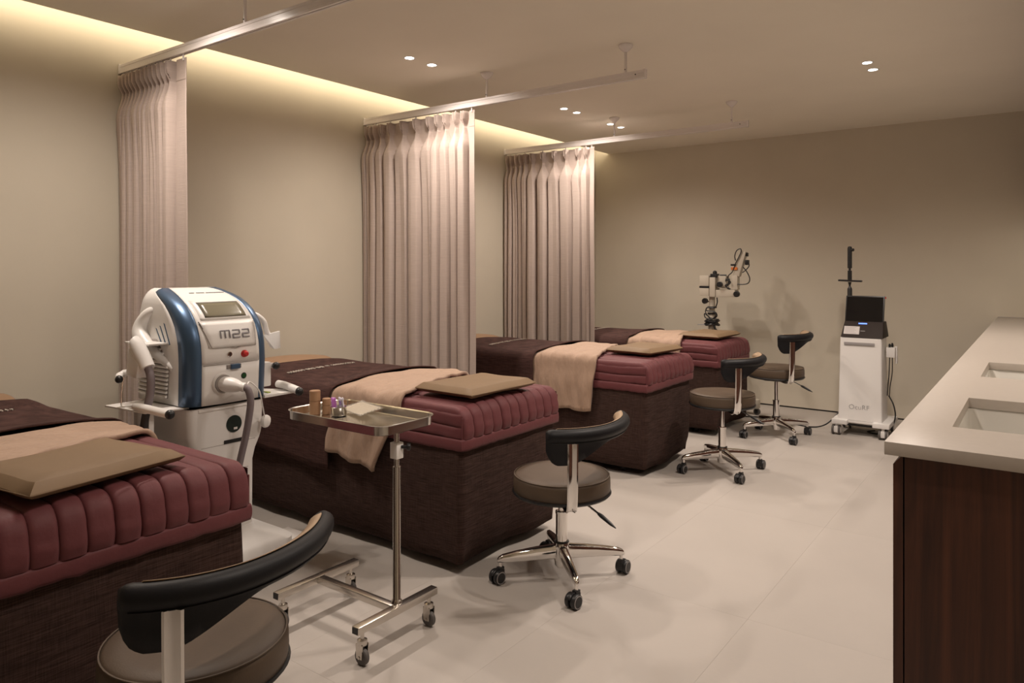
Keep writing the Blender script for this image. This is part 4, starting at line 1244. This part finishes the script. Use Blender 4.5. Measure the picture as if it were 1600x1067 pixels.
# one slab with cut-outs, built as a face grid so that no seams show
def slab_with_holes():
    gx = [CXL, -.180, .215, XR - .002]
    gy = [CY0, 2.090, 2.585, 3.110, 3.605, YB - .002]
    bm_v = {}; mb = MB()
    hol = {(1, 1), (1, 3)}
    def vid(i, j, z):
        k = (i, j, z)
        if k not in bm_v: bm_v[k] = len(mb.v); mb.v.append((gx[i] - ox, gy[j] - oy, z - oz))
        return bm_v[k]
    z0, z1 = .861, ct_z
    for i in range(3):
        for j in range(5):
            if (i, j) in hol: continue
            mb.f.append((vid(i, j, z1), vid(i + 1, j, z1), vid(i + 1, j + 1, z1), vid(i, j + 1, z1)))
            mb.f.append((vid(i, j + 1, z0), vid(i + 1, j + 1, z0), vid(i + 1, j, z0), vid(i, j, z0)))
            for (a, b, ni, nj) in (((i, j), (i + 1, j), i, j - 1), ((i + 1, j), (i + 1, j + 1), i + 1, j), ((i + 1, j + 1), (i, j + 1), i, j + 1), ((i, j + 1), (i, j), i - 1, j)):
                if (ni, nj) in hol or not (0 <= ni < 3 and 0 <= nj < 5):
                    mb.f.append((vid(*a, z0), vid(*b, z0), vid(*b, z1), vid(*a, z1)))
    return mb
slab_with_holes().build('stone_slab', 'counter', ctop, bevel=.0015, seg=2)
MB().box(CXL + .004 - ox, XR - .003 - ox, YB - .014 - oy, YB - .0005 - oy, ct_z - oz, ct_z + .008 - oz).build('back_ledge', 'counter', ctop, bevel=.002)
for (y0, y1, lb_) in ((2.090, 2.585, 'nearer white undermount sink basin in the pale countertop'), (3.110, 3.605, 'farther white undermount sink basin in the pale countertop')):
    s = thing('sink_basin', (.018, (y0 + y1) / 2, .70), lb_, 'sink', 'undermount sink basins')
    hx, hy = .200, (y1 - y0) / 2 + .006
    rs = []
    for ins, z, r in ((-.012, .1600, .03), (0, .1600, .03), (.004, .150, .035), (.014, .06, .05), (.030, .022, .06), (.060, .010, .06), (.12, .006, .05)):
        rs.append([(x, y, z) for x, y in rrect(-hx + ins, hx - ins, -hy + ins, hy - ins, max(.01, r), 7)])
    for ins, z, r in ((.12, -.008, .05), (.055, -.004, .06), (.018, .012, .06), (.002, .055, .05), (-.012, .150, .03)):
        rs.append([(x, y, z) for x, y in rrect(-hx + ins, hx - ins, -hy + ins, hy - ins, max(.01, r), 7)])
    n_ = len(rs[0])
    m_ = MB(); m_.rings(rs[:7], True, False, True); m_.rings(rs[7:], True, True, False)
    m_.build('bowl', 'sink', s, angle=50)
    MB().lathe([(.0001, .0085), (.020, .0085), (.024, .0075), (.024, .0065)], (0.03, 0, 0), 24).build('drain', 'chrome', s)
# cabinets under the counter: five units, each with carcass and two doors
ylist = [1.8405, 2.85, 3.86, 4.87, 5.87, YB - .003]
cl_ = ['nearest walnut base cabinet under the countertop, its side panel in full view', 'walnut base cabinet under the farther sink', 'third walnut base cabinet from the near counter end',
       'fourth walnut base cabinet from the near counter end', 'walnut base cabinet in the corner at the back wall']
for i in range(5):
    y0, y1 = ylist[i] + .001, ylist[i + 1] - .001
    cab = thing('base_cabinet', (.05, (y0 + y1) / 2, 0), cl_[i], 'cabinet', 'walnut base cabinets under the counter')
    oy_ = (y0 + y1) / 2
    cb_ = MB()
    x0, x1 = -.2515 - .05, XR - .004 - .05
    cb_.box(x0, x1, y0 - oy_, y0 + .018 - oy_, .0, .8605); cb_.box(x0, x1, y1 - .018 - oy_, y1 - oy_, .0, .8605)
    cb_.box(x0, x1, y0 + .018 - oy_, y1 - .018 - oy_, .08, .098)
    cb_.box(x1 - .012, x1, y0 + .018 - oy_, y1 - .018 - oy_, .098, .8605)
    cb_.box(x0 + .05, x0 + .062, y0 + .018 - oy_, y1 - .018 - oy_, .0, .08)
    cb_.build('carcass', 'walnut', cab, smooth=False)
    ym = (y0 + y1) / 2
    for a, b in ((y0, ym - .0015), (ym + .0015, y1)):
        # door with a bevelled finger-pull top edge
        xa, xb = -.2745 - .05, -.2545 - .05
        MB().prism([(xa, .075), (xb, .075), (xb, .857), (xb - .004, .857), (xa, .838)], a - oy_, b - oy_, 'y').build('door', 'walnut', cab, smooth=False)
# wall cabinet with an under-cabinet light, above the counter (just outside the frame)
wc = thing('wall_cabinet', (.20, 4.38, 1.69), 'walnut wall cabinet above the counter on the right wall', 'cabinet')
MB().box(-.165, .157, -2.48, 2.482, 0, .806).build('body', 'walnut', wc, smooth=False)
for q in range(5):
    MB().box(-.185, -.166, -2.48 + q * .9924 + .0015, -2.48 + (q + 1) * .9924 - .0015, .0, .805).build('door', 'walnut', wc, smooth=False)
MB().box(-.02, .02, -2.46, 2.46, -.010, -.0005).build('light_profile', 'white', wc)
MB().add([(-.017, -2.45, -.0105), (.017, -2.45, -.0105), (.017, 2.45, -.0105), (-.017, 2.45, -.0105)], [(0, 1, 2, 3)]).build('led_diffuser', 'led', wc, smooth=False)
